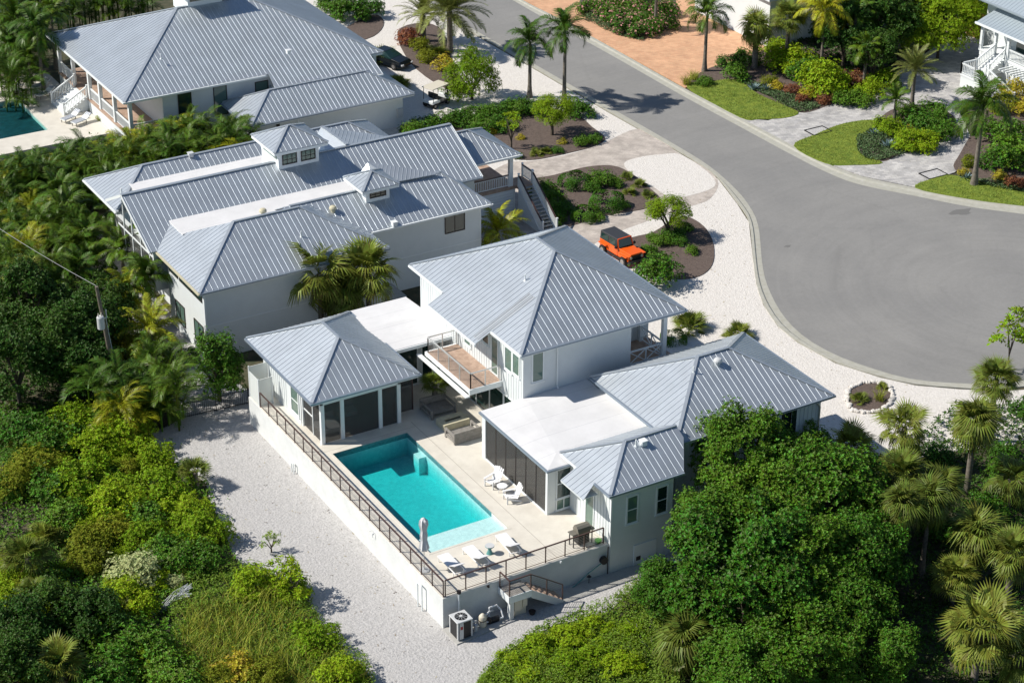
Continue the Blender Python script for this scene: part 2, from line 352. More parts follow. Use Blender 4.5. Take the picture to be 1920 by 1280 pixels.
# white shell lot beside the road
lot = gp([(560,-40),(730,-40),(790,8),(885,64),(1010,136),(1140,212),(1262,281),(1323.7,319),(1347,338),(1381,382),(1404,418),(1411,482),(1417.8,533),(1431,573),(1458,613),(1495,643.5),(1565.6,682),(1649.6,709),(1717,724),(1800,731),(1880,734),(1990,728),(1990,790),(1900,835),(1760,850),(1650,880),(1540,910),(1400,1000),(1000,600),(700,300),(560,160)])
sheet('shell_lot', lot, .06, 'shell')
pv = gp([(900,345),(950,308),(1000,303),(1070,290),(1130,270),(1195,243),(1240,264),(1272,288),(1326,319),(1347,345),(1330,375),(1290,390),(1180,428),(1130,450),(1080,470),(950,470),(880,420)])
sheet('paver_drive', spline(pv, 4), .066, 'paver2')
sheet('shell_patch', spline(gp([(1170,308),(1200,296),(1240,291),(1275,291),(1322,320),(1342,345),(1322,360),(1262,372),(1225,352),(1190,332)]), 4), .072, 'shell')
sheet('mulch_bed', spline(gp([(850,252),(890,270),(930,290),(970,300),(1005,301),(1060,290),(1110,277),(1135,262),(1110,240),(1075,215),(980,200),(860,225)]), 4), .11, 'mulch')
sheet('mulch_bed', spline(gp([(985,345),(1040,330),(1100,315),(1150,313),(1185,328),(1215,352),(1238,376),(1215,392),(1130,407),(1070,425),(1030,425),(990,400)]), 4), .11, 'mulch')
sheet('mulch_bed', spline(gp([(1178,452),(1225,437),(1275,408),(1312,420),(1335,450),(1338,490),(1320,515),(1285,525),(1240,520),(1195,490)]), 4), .11, 'mulch')
sheet('mulch_bed', spline(gp([(640,60),(700,30),(720,45),(700,70),(640,85)]), 4), .11, 'mulch')
sheet('mulch_bed', spline(gp([(745,62),(790,45),(830,60),(850,120),(880,175),(830,165),(770,120)]), 4), .11, 'mulch')
sheet('mulch_bed', spline(gp([(1588,745),(1600,725),(1630,716),(1662,722),(1674,742),(1664,760),(1635,772),(1600,768)]), 4), .10, 'mulch')
# rear lot
sheet('gravel_lot', spline(gp([(250,835),(300,805),(345,785),(467,760),(600,760),(1100,1000),(1500,1010),(1500,1090),(1240,1080),(1200,1090),(1165,1125),(1130,1152),(1060,1168),(1000,1192),(945,1228),(890,1290),(860,1400),(760,1400),(705,1290),(680,1252),(630,1212),(600,1165),(565,1112),(520,1085),(470,1072),(435,1035),(418,985),(395,945),(385,905),(350,885),(300,850)]), 3), .05, 'gravel')
sheet('side_path', gp([(120,450),(190,440),(260,520),(330,600),(400,690),(470,735),(470,762),(345,785),(290,700),(200,560)]), .056, 'gravel')
for k in range(6):
    a = 1.0*k
    sheet('stepping_slab', [(6.9+a, -1.25), (7.86+a, -1.25), (7.86+a, -.2), (6.9+a, -.2)], .064, 'slab')
# right side paving and lawns
pr = gp([(1376,222),(1440,228),(1500,208),(1570,195),(1640,172),(1680,140),(1720,112),(1760,85),(1810,60),(1860,70),(1850,150),(1800,215),(1830,280),(1790,325),(1745,340),(1716,353),(1616,332),(1549,307),(1488,275)])
sheet('paver_court', pr, .10, 'paver')
sheet('orange_court', gp([(860,-55),(976,-1),(1040,32),(1150,91),(1285,166),(1345,148),(1400,120),(1440,100),(1500,85),(1560,40),(1560,-60)]), .10, 'paver3')
sheet('lawn', spline(gp([(1287,164),(1330,156),(1380,152),(1420,178),(1460,196),(1497,213),(1475,223),(1424,226),(1386,222)]), 4), .135, 'lawn')
sheet('lawn', spline(gp([(1488,276),(1528,255),(1582,234),(1642,228),(1640,250),(1610,270),(1613,290),(1655,308),(1600,312),(1548,309)]), 4), .135, 'lawn')
sheet('lawn', spline(gp([(1716,355),(1750,337),(1784,331),(1850,345),(1930,362),(1960,392),(1920,389),(1817,376)]), 4), .135, 'lawn')
sheet('planting_bed', spline(gp([(1290,158),(1330,130),(1400,110),(1480,75),(1560,45),(1660,30),(1780,30),(1790,70),(1740,95),(1700,120),(1665,150),(1600,178),(1540,205),(1497,213),(1440,190),(1385,152)]), 4), .12, 'mulch')
sheet('planting_bed', spline(gp([(1645,228),(1680,205),(1740,200),(1788,220),(1785,250),(1745,275),(1690,290),(1655,305),(1613,290),(1610,268)]), 4), .12, 'mulch')
sheet('planting_bed', spline(gp([(1790,320),(1800,290),(1830,240),(1860,200),(1960,190),(1990,360),(1930,362),(1850,345)]), 4), .12, 'mulch')
sheet('mulch_bed', spline(gp([(1085,12),(1110,30),(1160,55),(1220,70),(1262,45),(1268,10),(1240,-40),(1120,-40)]), 4), .13, 'mulch')
# neighbour's pool terrace
sheet('pool_terrace', gp([(-40,172),(60,150),(95,168),(125,205),(180,235),(215,262),(120,300),(-40,320)]), .12, 'deck') if False else None
pa, pb_, pc_, pd_ = gp([(-60,196),(38,186)], .12)[0], gp([(38,186)], .12)[0], gp([(93,241)], .12)[0], gp([(-20,272)], .12)[0]

# ------------------------------------------------------------------ roofs and walls
def roof_face(mb, poly, e, pitch=.406, th=.05, ribw=.055, ribh=.029, edge=True, start=.2):
    P = [Vector(p) for p in poly]; n = Vector()
    for i in range(len(P)): n += P[i].cross(P[(i+1) % len(P)])
    n.normalize()
    if n.z < 0: P = P[::-1]; n = -n
    e = Vector(e); e = (e-n*e.dot(n)).normalized(); d = n.cross(e)
    if d.z < 0: d = -d
    k = len(P)
    tri = tessellate_polygon([[Vector((p.dot(e), p.dot(d), 0)) for p in P]])
    vs = P+[p-n*th for p in P]; fs = []
    for t in tri:
        a, b, c = t; nn = (P[b]-P[a]).cross(P[c]-P[a])
        fs.append((a, b, c) if nn.dot(n) > 0 else (a, c, b)); fs.append(tuple(x+k for x in ((a, c, b) if nn.dot(n) > 0 else (a, b, c))))
    fs += [(i, (i+1) % k, k+(i+1) % k, k+i) for i in range(k)]
    mb.add(vs, fs)
    us = [p.dot(e) for p in P]; u = min(us)+start; o = P[0]
    while u < max(us)-.05:
        vsn = []
        for i in range(k):
            a, b = P[i], P[(i+1) % k]; ua, ub = a.dot(e), b.dot(e)
            if (ua-u)*(ub-u) < 0: t = (u-ua)/(ub-ua); vsn.append(a.dot(d)+t*(b.dot(d)-a.dot(d)))
        vsn.sort()
        for v0, v1 in zip(vsn[::2], vsn[1::2]):
            if v1-v0 > .15:
                c = P[0].dot(n); p = e*u+d*(v0+.02)+n*(c+ribh/2-.004); q = e*u+d*(v1-.04)+n*(c+ribh/2-.004)
                p -= n*ribh/2; q -= n*ribh/2; a_ = e*(ribw/2); t_ = e*.008+n*ribh; t2 = -e*.008+n*ribh; mb.add([p-a_, p+a_, p+t_, p+t2, q-a_, q+a_, q+t_, q+t2], [(0,1,2,3),(7,6,5,4),(1,5,6,2),(2,6,7,3),(3,7,4,0)])
        u += pitch
def cap(mb, p, q, wdt=.2, h=.05):
    p, q = Vector(p), Vector(q); mb.bar(p+Vector((0,0,.035)), q+Vector((0,0,.035)), wdt, h)
def hip(x0, x1, y0, y1, z, pitch=.5, axis=None):
    "returns faces dict, hips list, apexes"
    dx, dy = x1-x0, y1-y0
    A = Vector((x0,y0,z)); B = Vector((x1,y0,z)); Cc = Vector((x1,y1,z)); D = Vector((x0,y1,z))
    if dx >= dy:
        wd = dy/2; P = Vector((x0+wd, y0+wd, z+wd*pitch)); Q = Vector((x1-wd, y0+wd, z+wd*pitch))
        return dict(S=[A,B,Q,P], E=[B,Cc,Q], N=[Cc,D,P,Q], W=[D,A,P]), [(A,P),(D,P),(B,Q),(Cc,Q),(P,Q)], (P,Q)
    wd = dx/2; P = Vector((x0+wd, y0+wd, z+wd*pitch)); Q = Vector((x0+wd, y1-wd, z+wd*pitch))
    return dict(S=[A,B,P], E=[B,Cc,Q,P], N=[Cc,D,Q], W=[D,A,P,Q]), [(A,P),(B,P),(Cc,Q),(D,Q),(P,Q)], (P,Q)
EV = dict(S=(1,0,0), N=(1,0,0), E=(0,1,0), W=(0,1,0))
def hip_roof(parent, x0, x1, y0, y1, z, pitch=.5, replace=None, skip='', gut='SWE', soffit=True, m='metal', name='roof', g2='gutter'):
    F, H, ap = hip(x0, x1, y0, y1, z, pitch); mb = MB()
    if replace: F.update(replace)
    for k, p in F.items():
        if k not in skip: roof_face(mb, p, EV[k])
    for p, q in H:
        if (p-q).length > .1: cap(mb, p, q)
    r = mb.build(name, m, parent)
    gm = MB()
    zz = z-.07
    if 'S' in gut: gm.box(x0-.0, x1+.0, y0-.13, y0-.005, zz-.06, zz+.065)
    if 'N' in gut: gm.box(x0, x1, y1+.005, y1+.13, zz-.06, zz+.065)
    if 'W' in gut: gm.box(x0-.13, x0-.005, y0-.13, y1, zz-.06, zz+.065)
    if 'E' in gut: gm.box(x1+.005, x1+.13, y0-.13, y1, zz-.06, zz+.065)
    if gm.v: gm.build('gutter', g2, r)
    if soffit: MB().box(x0+.02, x1-.02, y0+.02, y1-.02, z-.26, z-.06).build('fascia', 'trim', r)
    return r, ap
def batten_wall(parent, x0, x1, y0, y1, z0, z1, faces='WS', m='white', step=.305, name='wall'):
    mb = MB().box(x0, x1, y0, y1, z0, z1)
    for f in faces:
        if f in 'WE':
            X = x0 if f == 'W' else x1; sgn = -1 if f == 'W' else 1; y = y0+step*.7
            while y < y1-.1: mb.box(min(X, X+sgn*.022), max(X, X+sgn*.022), y-.02, y+.02, z0, z1-.01); y += step
        else:
            Y = y0 if f == 'S' else y1; sgn = -1 if f == 'S' else 1; x = x0+step*.7
            while x < x1-.1: mb.box(x-.02, x+.02, min(Y, Y+sgn*.022), max(Y, Y+sgn*.022), z0, z1-.01); x += step
    return mb.build(name, m, parent)
def window(parent, face, c, u0, u1, z0, z1, frame='trim', pane='glass', fw=.09, sash=True, mull=0, name='window', proud=.06, sill=True):
    "face W/S/E/N on plane c; u along the wall"
    f = MB(); p = MB()
    def B(mb, a0, a1, b0, b1, d0, d1):
        s = -1 if face in 'WS' else 1; lo, hi = sorted((c+s*d0, c+s*d1))
        if face in 'WE': mb.box(lo, hi, a0, a1, b0, b1)
        else: mb.box(a0, a1, lo, hi, b0, b1)
    B(f, u0-fw, u0, z0-fw, z1+fw, 0, proud); B(f, u1, u1+fw, z0-fw, z1+fw, 0, proud)
    B(f, u0, u1, z0-fw, z0, 0, proud); B(f, u0, u1, z1, z1+fw, 0, proud)
    if sill: B(f, u0-fw-.04, u1+fw+.04, z0-fw-.05, z0-fw, 0, proud+.04)
    if sash: B(f, u0, u1, (z0+z1)/2-.025, (z0+z1)/2+.025, .012, proud-.01)
    for i in range(mull): t = u0+(u1-u0)*(i+1)/(mull+1); B(f, t-.025, t+.025, z0, z1, .012, proud-.012)
    B(p, u0, u1, z0, z1, -.02, .025)
    o = f.build(name, frame, parent); p.build('pane', pane, o); return o

# ------------------------------------------------------------------ the pool house compound
D = 2.05
deck = thing('pool_deck', 'raised ivory stone pool deck on white stucco walls beside the gravel lot', 'pool deck')
POOL = (1.54, 6.70, 4.30, 16.83)
px0, px1, py0, py1 = POOL
mb = MB()
for x0, x1, y0, y1 in ((.04, px0, .04, 25.9), (px1, 16.8, .04, 30), (px0, px1, .04, py0), (px0, px1, py1, 25.9)):
    mb.box(x0, x1, y0, y1, D-.10, D)
mb.build('paving', 'deck', deck)
mb = MB()
mb.box(0, .25, 0, 25.94, -.1, D-.02); mb.box(.25, 10.88, 0, .25, -.1, D-.02); mb.box(.25, 1.4, 25.7, 25.94, -.1, D-.02)
mb.build('retaining_wall', 'stucco', deck)
jm = MB()
for p, q in (((7.55, .25), (7.55, 4.2)), ((7.55, 4.2), (7.55, 17.9))): jm.bar((*p, D+.001), (*q, D+.001), .03, .008)
for y in (17.25,): jm.bar((.3, y, D+.001), (7.5, y, D+.001), .02, .006)
jm.build('joint', 'joint', deck)
cp = MB()
for a, b in (((px0-.15, py0-.15), (px0, py1+.15)), ((px1, py0-.15), (px1+.15, py1+.15)), ((px0, py0-.15), (px1, py0)), ((px0, py1), (px1, py1+.15))):
    cp.box(a[0], b[0], a[1], b[1], D-.02, D+.012)
cp.build('coping', 'deck', deck)
shy = 6.25
b = MB()
b.box(px0-.1, px0, py0-.1, py1+.1, .35, D-.101); b.box(px1, px1+.1, py0-.1, py1+.1, .35, D-.101)
b.box(px0, px1, py0-.1, py0, .35, D-.101); b.box(px0, px1, py1, py1+.1, .35, D-.101)
b.box(px0, px1, py0, py1, .20, .40)
b.box(px0, px1, py0, shy, .40, D-.32)
b.box(px1-.5, px1, py1-2.5, py1-1.8, .40, D-.45)
b.build('basin', 'plaster', deck)
tb = MB(); tb.box(px0, px0+.005, py0, py1, D-.38, D-.03); tb.box(px1-.005, px1, shy, py1, D-.34, D-.03); tb.box(px0+.005, px1-.005, py1-.005, py1, D-.38, D-.03); tb.build('shade_band', 'pool_shade', deck)  # added dark strip: painted shade along the far and side pool edges
e = .009
prof = [(py0+e, D-.32+e), (shy+e, D-.32+e), (shy+e, .40+e), (py1-e, .40+e), (py1-e, D-.13), (py0+e, D-.13)]
wv = [(px0+e, y, z) for y, z in prof]+[(px1-e, y, z) for y, z in prof]
wm = MB().add(wv, [tuple(range(5, -1, -1)), tuple(range(6, 12))]+[(i, (i+1) % 6, 6+(i+1) % 6, 6+i) for i in range(6)])
me_w = struct('pool_water', wm, 'water')

hs = thing('white_house', 'large white house with grey seam metal roofs and pool deck in the foreground', 'house')
# --- pool house wing
x0, x1, y0, y1, ez = .58, 7.98, 17.5, 27.2, 5.58
F, _, _ = hip(x0, x1, y0, y1, ez)
hip_roof(hs, x0, x1, y0, y1, ez)
wl = MB(); wl.box(1.44, 6.9, 22.9, 26.6, D, ez-.05); wl.box(1.44, 1.62, 20.95, 22.9, D, ez-.05); wl.box(6.75, 6.9, 21.2, 22.9, D, ez-.05)
wl.box(1.44, 6.9, 18.1, 26.6, ez-.30, ez-.27); wl.box(1.44, 6.95, 18.1, 18.3, ez-.75, ez-.27); wl.box(1.44, 1.6, 18.1, 21, ez-.75, ez-.27); wl.box(6.78, 6.95, 18.1, 21.2, ez-.75, ez-.27)
y = 23.2
while y < 26.5: wl.box(1.415, 1.44, y-.02, y+.02, D, ez-.3); y += .305
wl.build('wall', 'white', hs)
col = None
for x, y in ((1.44, 18.1), (2.79, 18.1), (5.43, 18.1), (6.74, 18.1), (1.44, 20.8)):
    MB().box(x, x+.24, y, y+.24, D, ez-.75).build('column', 'trim', hs)
for a, b_ in ((1.68, 2.79), (3.03, 5.43), (5.67, 6.74)):
    MB().box(a, b_, 18.2, 18.215, D+.02, ez-.75).build('screen', 'screen', hs)
s = MB().box(1.55, 1.565, 18.34, 20.8, D+.02, ez-.75).build('screen', 'screen', hs)
MB().box(1.50, 1.56, 19.45, 19.52, D, ez-.75).box(1.50, 1.56, 19.52, 20.8, 3.3, 3.36).box(1.50, 1.56, 19.52, 20.8, 4.55, 4.6).build('bar', 'trim', s)
MB().box(6.85, 6.87, 18.34, 21.2, D+.02, ez-.75).build('screen', 'screen', hs)
MB().box(6.98, 8.35, 19.2, 19.24, D+.02, 5.0).build('screen', 'screen', hs)
MB().box(8.35, 8.42, 19.18, 19.25, D, 5.0).build('screen_post', 'bronze', hs)
window(hs, 'W', 1.44, 21.35, 22.35, 2.5, 4.2, pane='glass_green', sash=True)
# shower enclosure
sh = thing('shower_enclosure', 'frosted white panel shower enclosure at the far end of the deck railing', 'shower screen', (.1, 24.4, D))
MB().box(.08, .12, 24.45, 25.86, D, 3.95).build('panel', 'frosted', sh)
MB().box(.12, 1.38, 25.84, 25.88, D, 4.25).build('panel', 'frosted', sh)
MB().box(.12, 1.0, 24.43, 24.47, D, 3.95).build('panel', 'frosted', sh)
for x, y, z in ((.06, 25.84, 4.3), (.06, 24.41, 4.0), (1.0, 24.41, 4.0)): MB().box(x, x+.07, y, y+.07, D, z).build('post', 'trim', sh)
# --- breezeway (flat roof with a shallow ridge)
MB().add([(7.2,21.1,5.5),(12.3,21.1,5.5),(12.3,24.2,5.72),(7.2,24.2,5.72),(7.2,27.4,5.5),(12.3,27.4,5.5),
          (7.2,21.1,5.28),(12.3,21.1,5.28),(12.3,27.4,5.28),(7.2,27.4,5.28)],
         [(0,1,2,3),(3,2,5,4),(0,6,7,1),(4,5,8,9),(1,7,8,5,2),(0,3,4,9,6),(9,8,7,6)]).build('flat_roof', 'tpo', hs)
MB().box(8.0, 12.3, 21.0, 21.1, 5.25, 5.47).build('gutter', 'trim', hs)
bw = MB(); bw.box(8.3, 12.3, 22.0, 22.2, D, 5.28); bw.box(8.2, 8.45, 21.2, 21.45, D, 5.28); bw.box(11, 11.3, 21.2, 21.45, D, 5.28)
bw.build('wall', 'white', hs)
window(hs, 'S', 22.0, 8.9, 10.2, D+.1, 4.9, frame='trim', sash=False); window(hs, 'S', 22.0, 10.6, 11.9, D+.1, 4.9, sash=False)
MB().box(9.3, 9.95, 20.75, 21.0, 5.45, 5.70).box(10.05, 11.1, 21.15, 21.55, 5.54, 5.80).build('rooftop_unit', 'ac_grey', hs) if False else None
# --- main two storey block
x0, x1, y0, y1, ez = 11.8, 23.82, 11.55, 25.8, 8.68
F, _, ap = hip(x0, x1, y0, y1, ez)
Wp = [Vector((x0,y1,ez)), Vector((x0,21.15,ez)), Vector((10.65,21.15,ez-.575)), Vector((10.65,15.1,ez-.575)), Vector((x0,15.1,ez)), Vector((x0,y0,ez)), ap[0], ap[1]]
r, _ = hip_roof(hs, x0, x1, y0, y1, ez, replace=dict(W=Wp), gut='SEN')
gm = MB(); gm.box(x0-.12, x0-.005, y0-.13, 15.05, ez-.13, ez-.005); gm.box(10.53, 10.645, 15.0, 21.2, ez-.70, ez-.58); gm.box(x0-.12, x0-.005, 21.2, y1, ez-.13, ez-.005)
gm.build('gutter', 'trim', r)
patch = Vector((0, 0, .006)); sA = Vector((11.9, 14.95, 0)); 
pts = [(10.95, 16.3), (13.9, 14.9), (13.9, 14.3), (12.1, 14.55)]
pl = lambda x: ez+.5*(x-x0)
mb = MB(); roof_face(mb, [Vector((x, y, pl(x)+.008)) for x, y in ((11.9, 15.05), (14.9, 15.05), (14.9, 15.85), (10.9, 15.85), (10.9, 15.2), (11.9, 15.2))], (0,1,0), th=.006); mb.build('roof_patch', 'metal_old', r)
wx, wy = 12.25, 12.0
batten_wall(hs, wx, 20.1, wy, 25.2, D, ez-.25, faces='W')
MB().box(20.1, 23.4, 14.9, 25.2, 0, ez-.25).build('wall', 'white', hs)
MB().box(20.1, 23.4, 12.0, 14.9, 5.05, 5.3).build('porch_floor', 'wood', hs)
MB().box(20.1, 23.4, 12.05, 14.9, 0, 5.05).build('wall', 'white', hs)
for x, y in ((22.55, 12.0), (22.55, 14.6)): MB().box(x, x+.28, y, y+.28, 5.3, ez-.25).build('column', 'trim', hs)
for (p, q) in (((20.12, 12.1), (22.55, 12.1)), ((22.7, 12.3), (22.7, 14.7))):
    f = MB(); P, Q = Vector((*p, 0)), Vector((*q, 0)); n = 2; u = Vector((0,0,1))
    f.bar(P+u*6.35, Q+u*6.35, .10, .08); f.bar(P+u*5.45, Q+u*5.45, .06, .06)
    for i in range(n):
        a = P+(Q-P)*i/n; b = P+(Q-P)*(i+1)/n
        f.bar(a+u*5.48, b+u*6.31, .05, .05); f.bar(a+u*6.31, b+u*5.48, .05, .046)
        f.bar(b+u*5.3, b+u*6.31, .07, .07)
    f.build('porch_railing', 'trim', hs)
window(hs, 'W', wx, 13.35, 14.1, 6.5, 7.95, pane='glass_green', sash=False); window(hs, 'W', wx, 12.45, 13.15, 6.62, 7.95, sash=False, pane='glass_green')
window(hs, 'S', wy, 12.92, 13.62, 6.3, 8.2, pane='glass_green', sash=False)
window(hs, 'W', wx, 15.05, 15.75, 5.45, 7.9, pane='glass_green', sash=False, sill=False, name='door')
window(hs, 'W', wx, 18.5, 19.2, 5.9, 7.1, pane='glass_green', sash=False); window(hs, 'W', wx, 16.2, 16.9, 7.1, 7.75, sash=False)
for a, b_ in ((12.7, 14.2), (14.35, 16.0), (16.1, 17.7), (17.8, 19.4)): window(hs, 'W', wx, a, b_, D+.08, 4.5, sash=False, fw=.07, name='sliding_door', sill=False)
dp = MB().tube([(14.65, 11.9, 8.5), (14.65, 11.9, 5.6), (14.65, 11.75, 5.45)], .05); dp.build('downspout', 'trim', hs)
# balcony
bal = MB().box(10.0, wx-.02, 14.6, 20.2, 5.24, 5.3); bal = bal.build('balcony', 'wood', hs)
MB().box(9.9, wx-.02, 14.5, 14.6, 4.95, 5.31).box(9.9, 10.0, 14.6, 20.3, 5.05, 5.31).box(10.0, wx-.02, 20.2, 20.3, 4.9, 5.31).box(10.0, wx-.02, 14.6, 20.2, 5.0, 5.235).build('edge_beam', 'trim', bal)
MB().box(9.6, 9.9, 14.45, 20.9, 4.84, 4.92).build('eave_ledge', 'trim', bal)
ml = MB(); m2 = MB()
cs = [(wx-.1, 14.65), (10.06, 14.65), (10.06, 20.15), (wx-.1, 20.15)]
for a, b_ in zip(cs[:-1], cs[1:]):
    A, B_ = Vector((*a, 0)), Vector((*b_, 0)); n = max(2, round((B_-A).length/1.25)); U = Vector((0,0,1))
    ml.bar(A+U*6.37, B_+U*6.37, .09, .06)
    for i in range(n+1): q = A+(B_-A)*i/n; ml.bar(q+U*5.3, q+U*6.35, .055, .055)
    for k in range(7): m2.bar(A+U*(5.42+.13*k), B_+U*(5.42+.13*k), .012, .012)
rl = ml.build('railing', 'steel', bal); m2.build('cable', 'cable', rl)
# --- screen room
fr = MB().add([(9.3,4.22,5.22),(16.85,4.22,5.22),(16.85,12.0,5.42),(9.3,12.1,5.22),(10.6,5.4,5.38),(12.2,11.2,5.42),
               (9.3,4.22,5.04),(16.85,4.22,5.04),(16.85,12.0,5.04),(9.3,12.1,5.04),(16.85,5.4,5.40)],
              [(0,1,10,4),(10,2,5,4),(2,3,5),(3,0,4,5),(0,6,7,1),(3,9,6,0),(1,7,8,2,10),(2,8,9,3),(6,9,8,7)]).build('flat_roof', 'tpo', hs)
MB().box(9.17, 9.295, 4.1, 12.1, 5.08, 5.2).box(9.295, 11.0, 4.1, 4.215, 5.08, 5.2).build('gutter', 'gutter', fr)
w_ = MB(); w_.box(9.36, 9.55, 4.34, 4.55, D, 5.04); w_.box(9.55, 9.95, 4.36, 4.5, D, 5.04); w_.box(9.95, 11.1, 4.36, 4.5, 4.95, 5.04); w_.box(9.95, 11.1, 4.36, 4.5, D, D+.12)
w_.box(11.05, 11.2, 4.36, 4.5, D, 5.04); w_.box(9.36, 9.5, 11.6, 11.9, D, 5.04); w_.box(12.2, 12.4, 4.5, 12.0, D, 5.04); w_.box(9.36, 9.5, 4.55, 11.6, 4.92, 5.04); w_.box(9.36, 12.25, 11.9, 12.0, D, 5.04)
w_.build('wall', 'white', hs)
for i in range(6):
    a = 4.55+i*1.175
    MB().box(9.42, 9.44, a+.03, a+1.175, D+.06, 4.92).build('screen', 'screen', hs)
    MB().box(9.40, 9.46, a-.02, a+.03, D, 4.92).build('screen_mullion', 'darkframe' if i else 'trim', hs)
MB().box(9.36, 9.5, 4.55, 11.6, D, D+.06).build('sill', 'trim', hs)
window(hs, 'S', 4.36, 10.02, 10.98, 3.0, 4.9, frame='trim', pane='glass', sash=True, fw=.06); window(hs, 'S', 4.36, 10.02, 10.98, 2.22, 2.86, frame='trim', pane='glass_green', sash=False, fw=.06, mull=1)
# --- small front wing
x0, x1, y0, y1, ez = 10.55, 15.6, -.45, 4.95, 5.66
wd = (y1-y0)/2; P = Vector((x0+wd, y0+wd, ez+wd*.5)); Q = Vector((16.84, y0+wd, ez+wd*.5))
mb = MB(); A = Vector((x0,y0,ez))
roof_face(mb, [A, Vector((x1,y0,ez)), Vector((x1+1.24, y0+1.9, ez+.95)), Q, P], (1,0,0))
roof_face(mb, [Vector((x0,y1,ez)), Vector((x0,3.1,ez)), Vector((9.45,3.1,ez-.55)), Vector((9.45,.62,ez-.55)), Vector((x0,1.15,ez)), A, P], (0,1,0))
roof_face(mb, [P, Q, Vector((16.84, y1, ez)), Vector((x0, y1, ez))], (1,0,0))
for p, q in ((A,P),(Vector((x0,y1,ez)),P),(P,Q)): cap(mb, p, q)
r = mb.build('roof', 'metal', hs)
MB().box(x0, x1, y0-.12, y0-.004, ez-.13, ez-.01).box(x0-.12, x0-.004, y0-.12, 1.1, ez-.13, ez-.01).build('gutter', 'gutter', r)
MB().box(x0+.02, x1-.02, y0+.02, y1, ez-.24, ez-.06).box(9.47, x0, .8, 3.08, ez-.66, ez-.60).build('fascia', 'trim', r)
batten_wall(hs, 10.9, 15.15, -.1, 4.3, -.1, ez-.2, faces='W')
MB().box(10.86, 10.98, -.14, .02, D+.02, ez-.22).build('corner_board', 'trim', hs)
MB().box(15.15, 17.0, 2.3, 4.3, -.1, ez-.1).build('wall', 'white', hs)
window(hs, 'S', -.1, 12.0, 12.65, 3.12, 4.85, pane='glass_green'); window(hs, 'S', -.1, 14.05, 14.7, 3.12, 4.85, pane='glass')
window(hs, 'W', 10.9, 1.7, 2.5, D+.1, 4.55, pane='glass_green', sash=False, name='door', sill=False, fw=.07)
hb = MB().box(12.55, 14.1, -.16, -.1, .05, 1.42).build('access_panel', 'trim', hs); MB().box(12.7, 13.0, -.18, -.161, .35, .62).build('vent', 'darkframe', hb)
# --- garage wing
x0, x1, y0, y1, ez = 16.42, 28.0, 1.62, 10.92, 6.2
r, ap = hip_roof(hs, x0, x1, y0, y1, ez)
batten_wall(hs, 16.85, 27.45, 2.05, 10.5, -.1, ez-.22, faces='WS')
window(hs, 'S', 2.05, 24.6, 25.1, 3.9, 5.75, frame='darkframe', sash=False); window(hs, 'S', 2.05, 25.2, 25.6, 3.9, 5.75, sash=False)
MB().tube([(27.6, 1.75, 6.0), (27.1, 1.95, 5.7), (27.35, 1.98, 5.4), (27.35, 1.98, .2)], .05).build('downspout', 'cream', hs)
# roof vents
def rvent(parent, x, y, z, kind='pipe', m='ac_grey'):
    if kind == 'pipe': MB().cyl((x,y,z-.1),(x,y,z+.42),.045,n=8).cyl((x,y,z-.05),(x,y,z+.06),.13,.06,n=10).build('vent_pipe', m, parent)
    elif kind == 'mush': MB().cyl((x,y,z-.1),(x,y,z+.2),.15,n=12).lathe((x,y,z+.2), [(.27,0),(.27,.12),(.2,.22),(.06,.27)], 14).build('turbine_vent', m, parent)
    else: MB().cbox((x,y,z+.12),(.34,.34,.3)).cbox((x,y,z+.29),(.42,.42,.05)).build('box_vent', m, parent)
def on(face_z, x, y): return face_z(x, y)
px_, py_ = 15.35, 17.0; rvent(hs, px_, py_, 8.68+.5*(px_-11.8), 'pipe', 'trim')
rvent(hs, 20.2, 5.4, 6.2+.5*(20.2-16.42), 'pipe', 'trim')
v = G(1345, 692, 7.8); rvent(hs, v.x, v.y, 6.2+.5*(v.y-1.62), 'mush')
v = G(1192, 838, 6.7); rvent(hs, v.x, v.y, 5.66+.5*(v.y+.45), 'pipe', 'trim'); v = G(1206, 832, 6.8); rvent(hs, v.x, v.y, 5.66+.5*(v.y+.45), 'box', 'trim')

# ------------------------------------------------------------------ house with the stacked long roofs
hb_ = thing('long_roofed_house', 'white house with four long parallel metal roofs, two rooftop cupolas and an outside stair', 'house', (0, 0, 0))
H2 = 5.55
# rear wing
F, H, ap = hip(.45, 24.2, 49.6, 56.4, H2); mb = MB()
for k in F: roof_face(mb, F[k], EV[k])
for p, q in H: cap(mb, p, q)
rr = mb.build('roof', 'metal', hb_)
MB().box(.32, .445, 49.6, 56.4, H2-.12, H2-.01).build('gutter', 'trim', rr)
MB().box(.5, 24.1, 49.7, 56.3, H2-.25, H2-.06).build('fascia', 'trim', rr)
# middle gable
y0, y1, yr = 42.1, 52.0, 47.05; zr = H2+.5*(yr-y0)
mb = MB()
roof_face(mb, [(0,y0,H2), (26.62,y0,H2), (26.62,yr,zr), (0,yr,zr)], (1,0,0), start=.15)
roof_face(mb, [(0,yr,zr), (26.62,yr,zr), (26.62,y1-1.6,H2+.8), (0,y1-1.6,H2+.8)], (1,0,0))
cap(mb, (0,yr,zr), (26.62,yr,zr), .26)
rc = mb.build('roof', 'metal', hb_)
bm_ = MB()
for X in (-.03, 26.65): bm_.bar((X,y0,H2-.06), (X,yr,zr-.06), .05, .2); bm_.bar((X,yr,zr-.06), (X,y1-1.6,H2+.74), .05, .2)
bm_.build('barge_board', 'trim', rc)
MB().box(20.5, 26.62, y0-.13, y0-.005, H2-.14, H2-.02).build('gutter', 'gutter', rc)
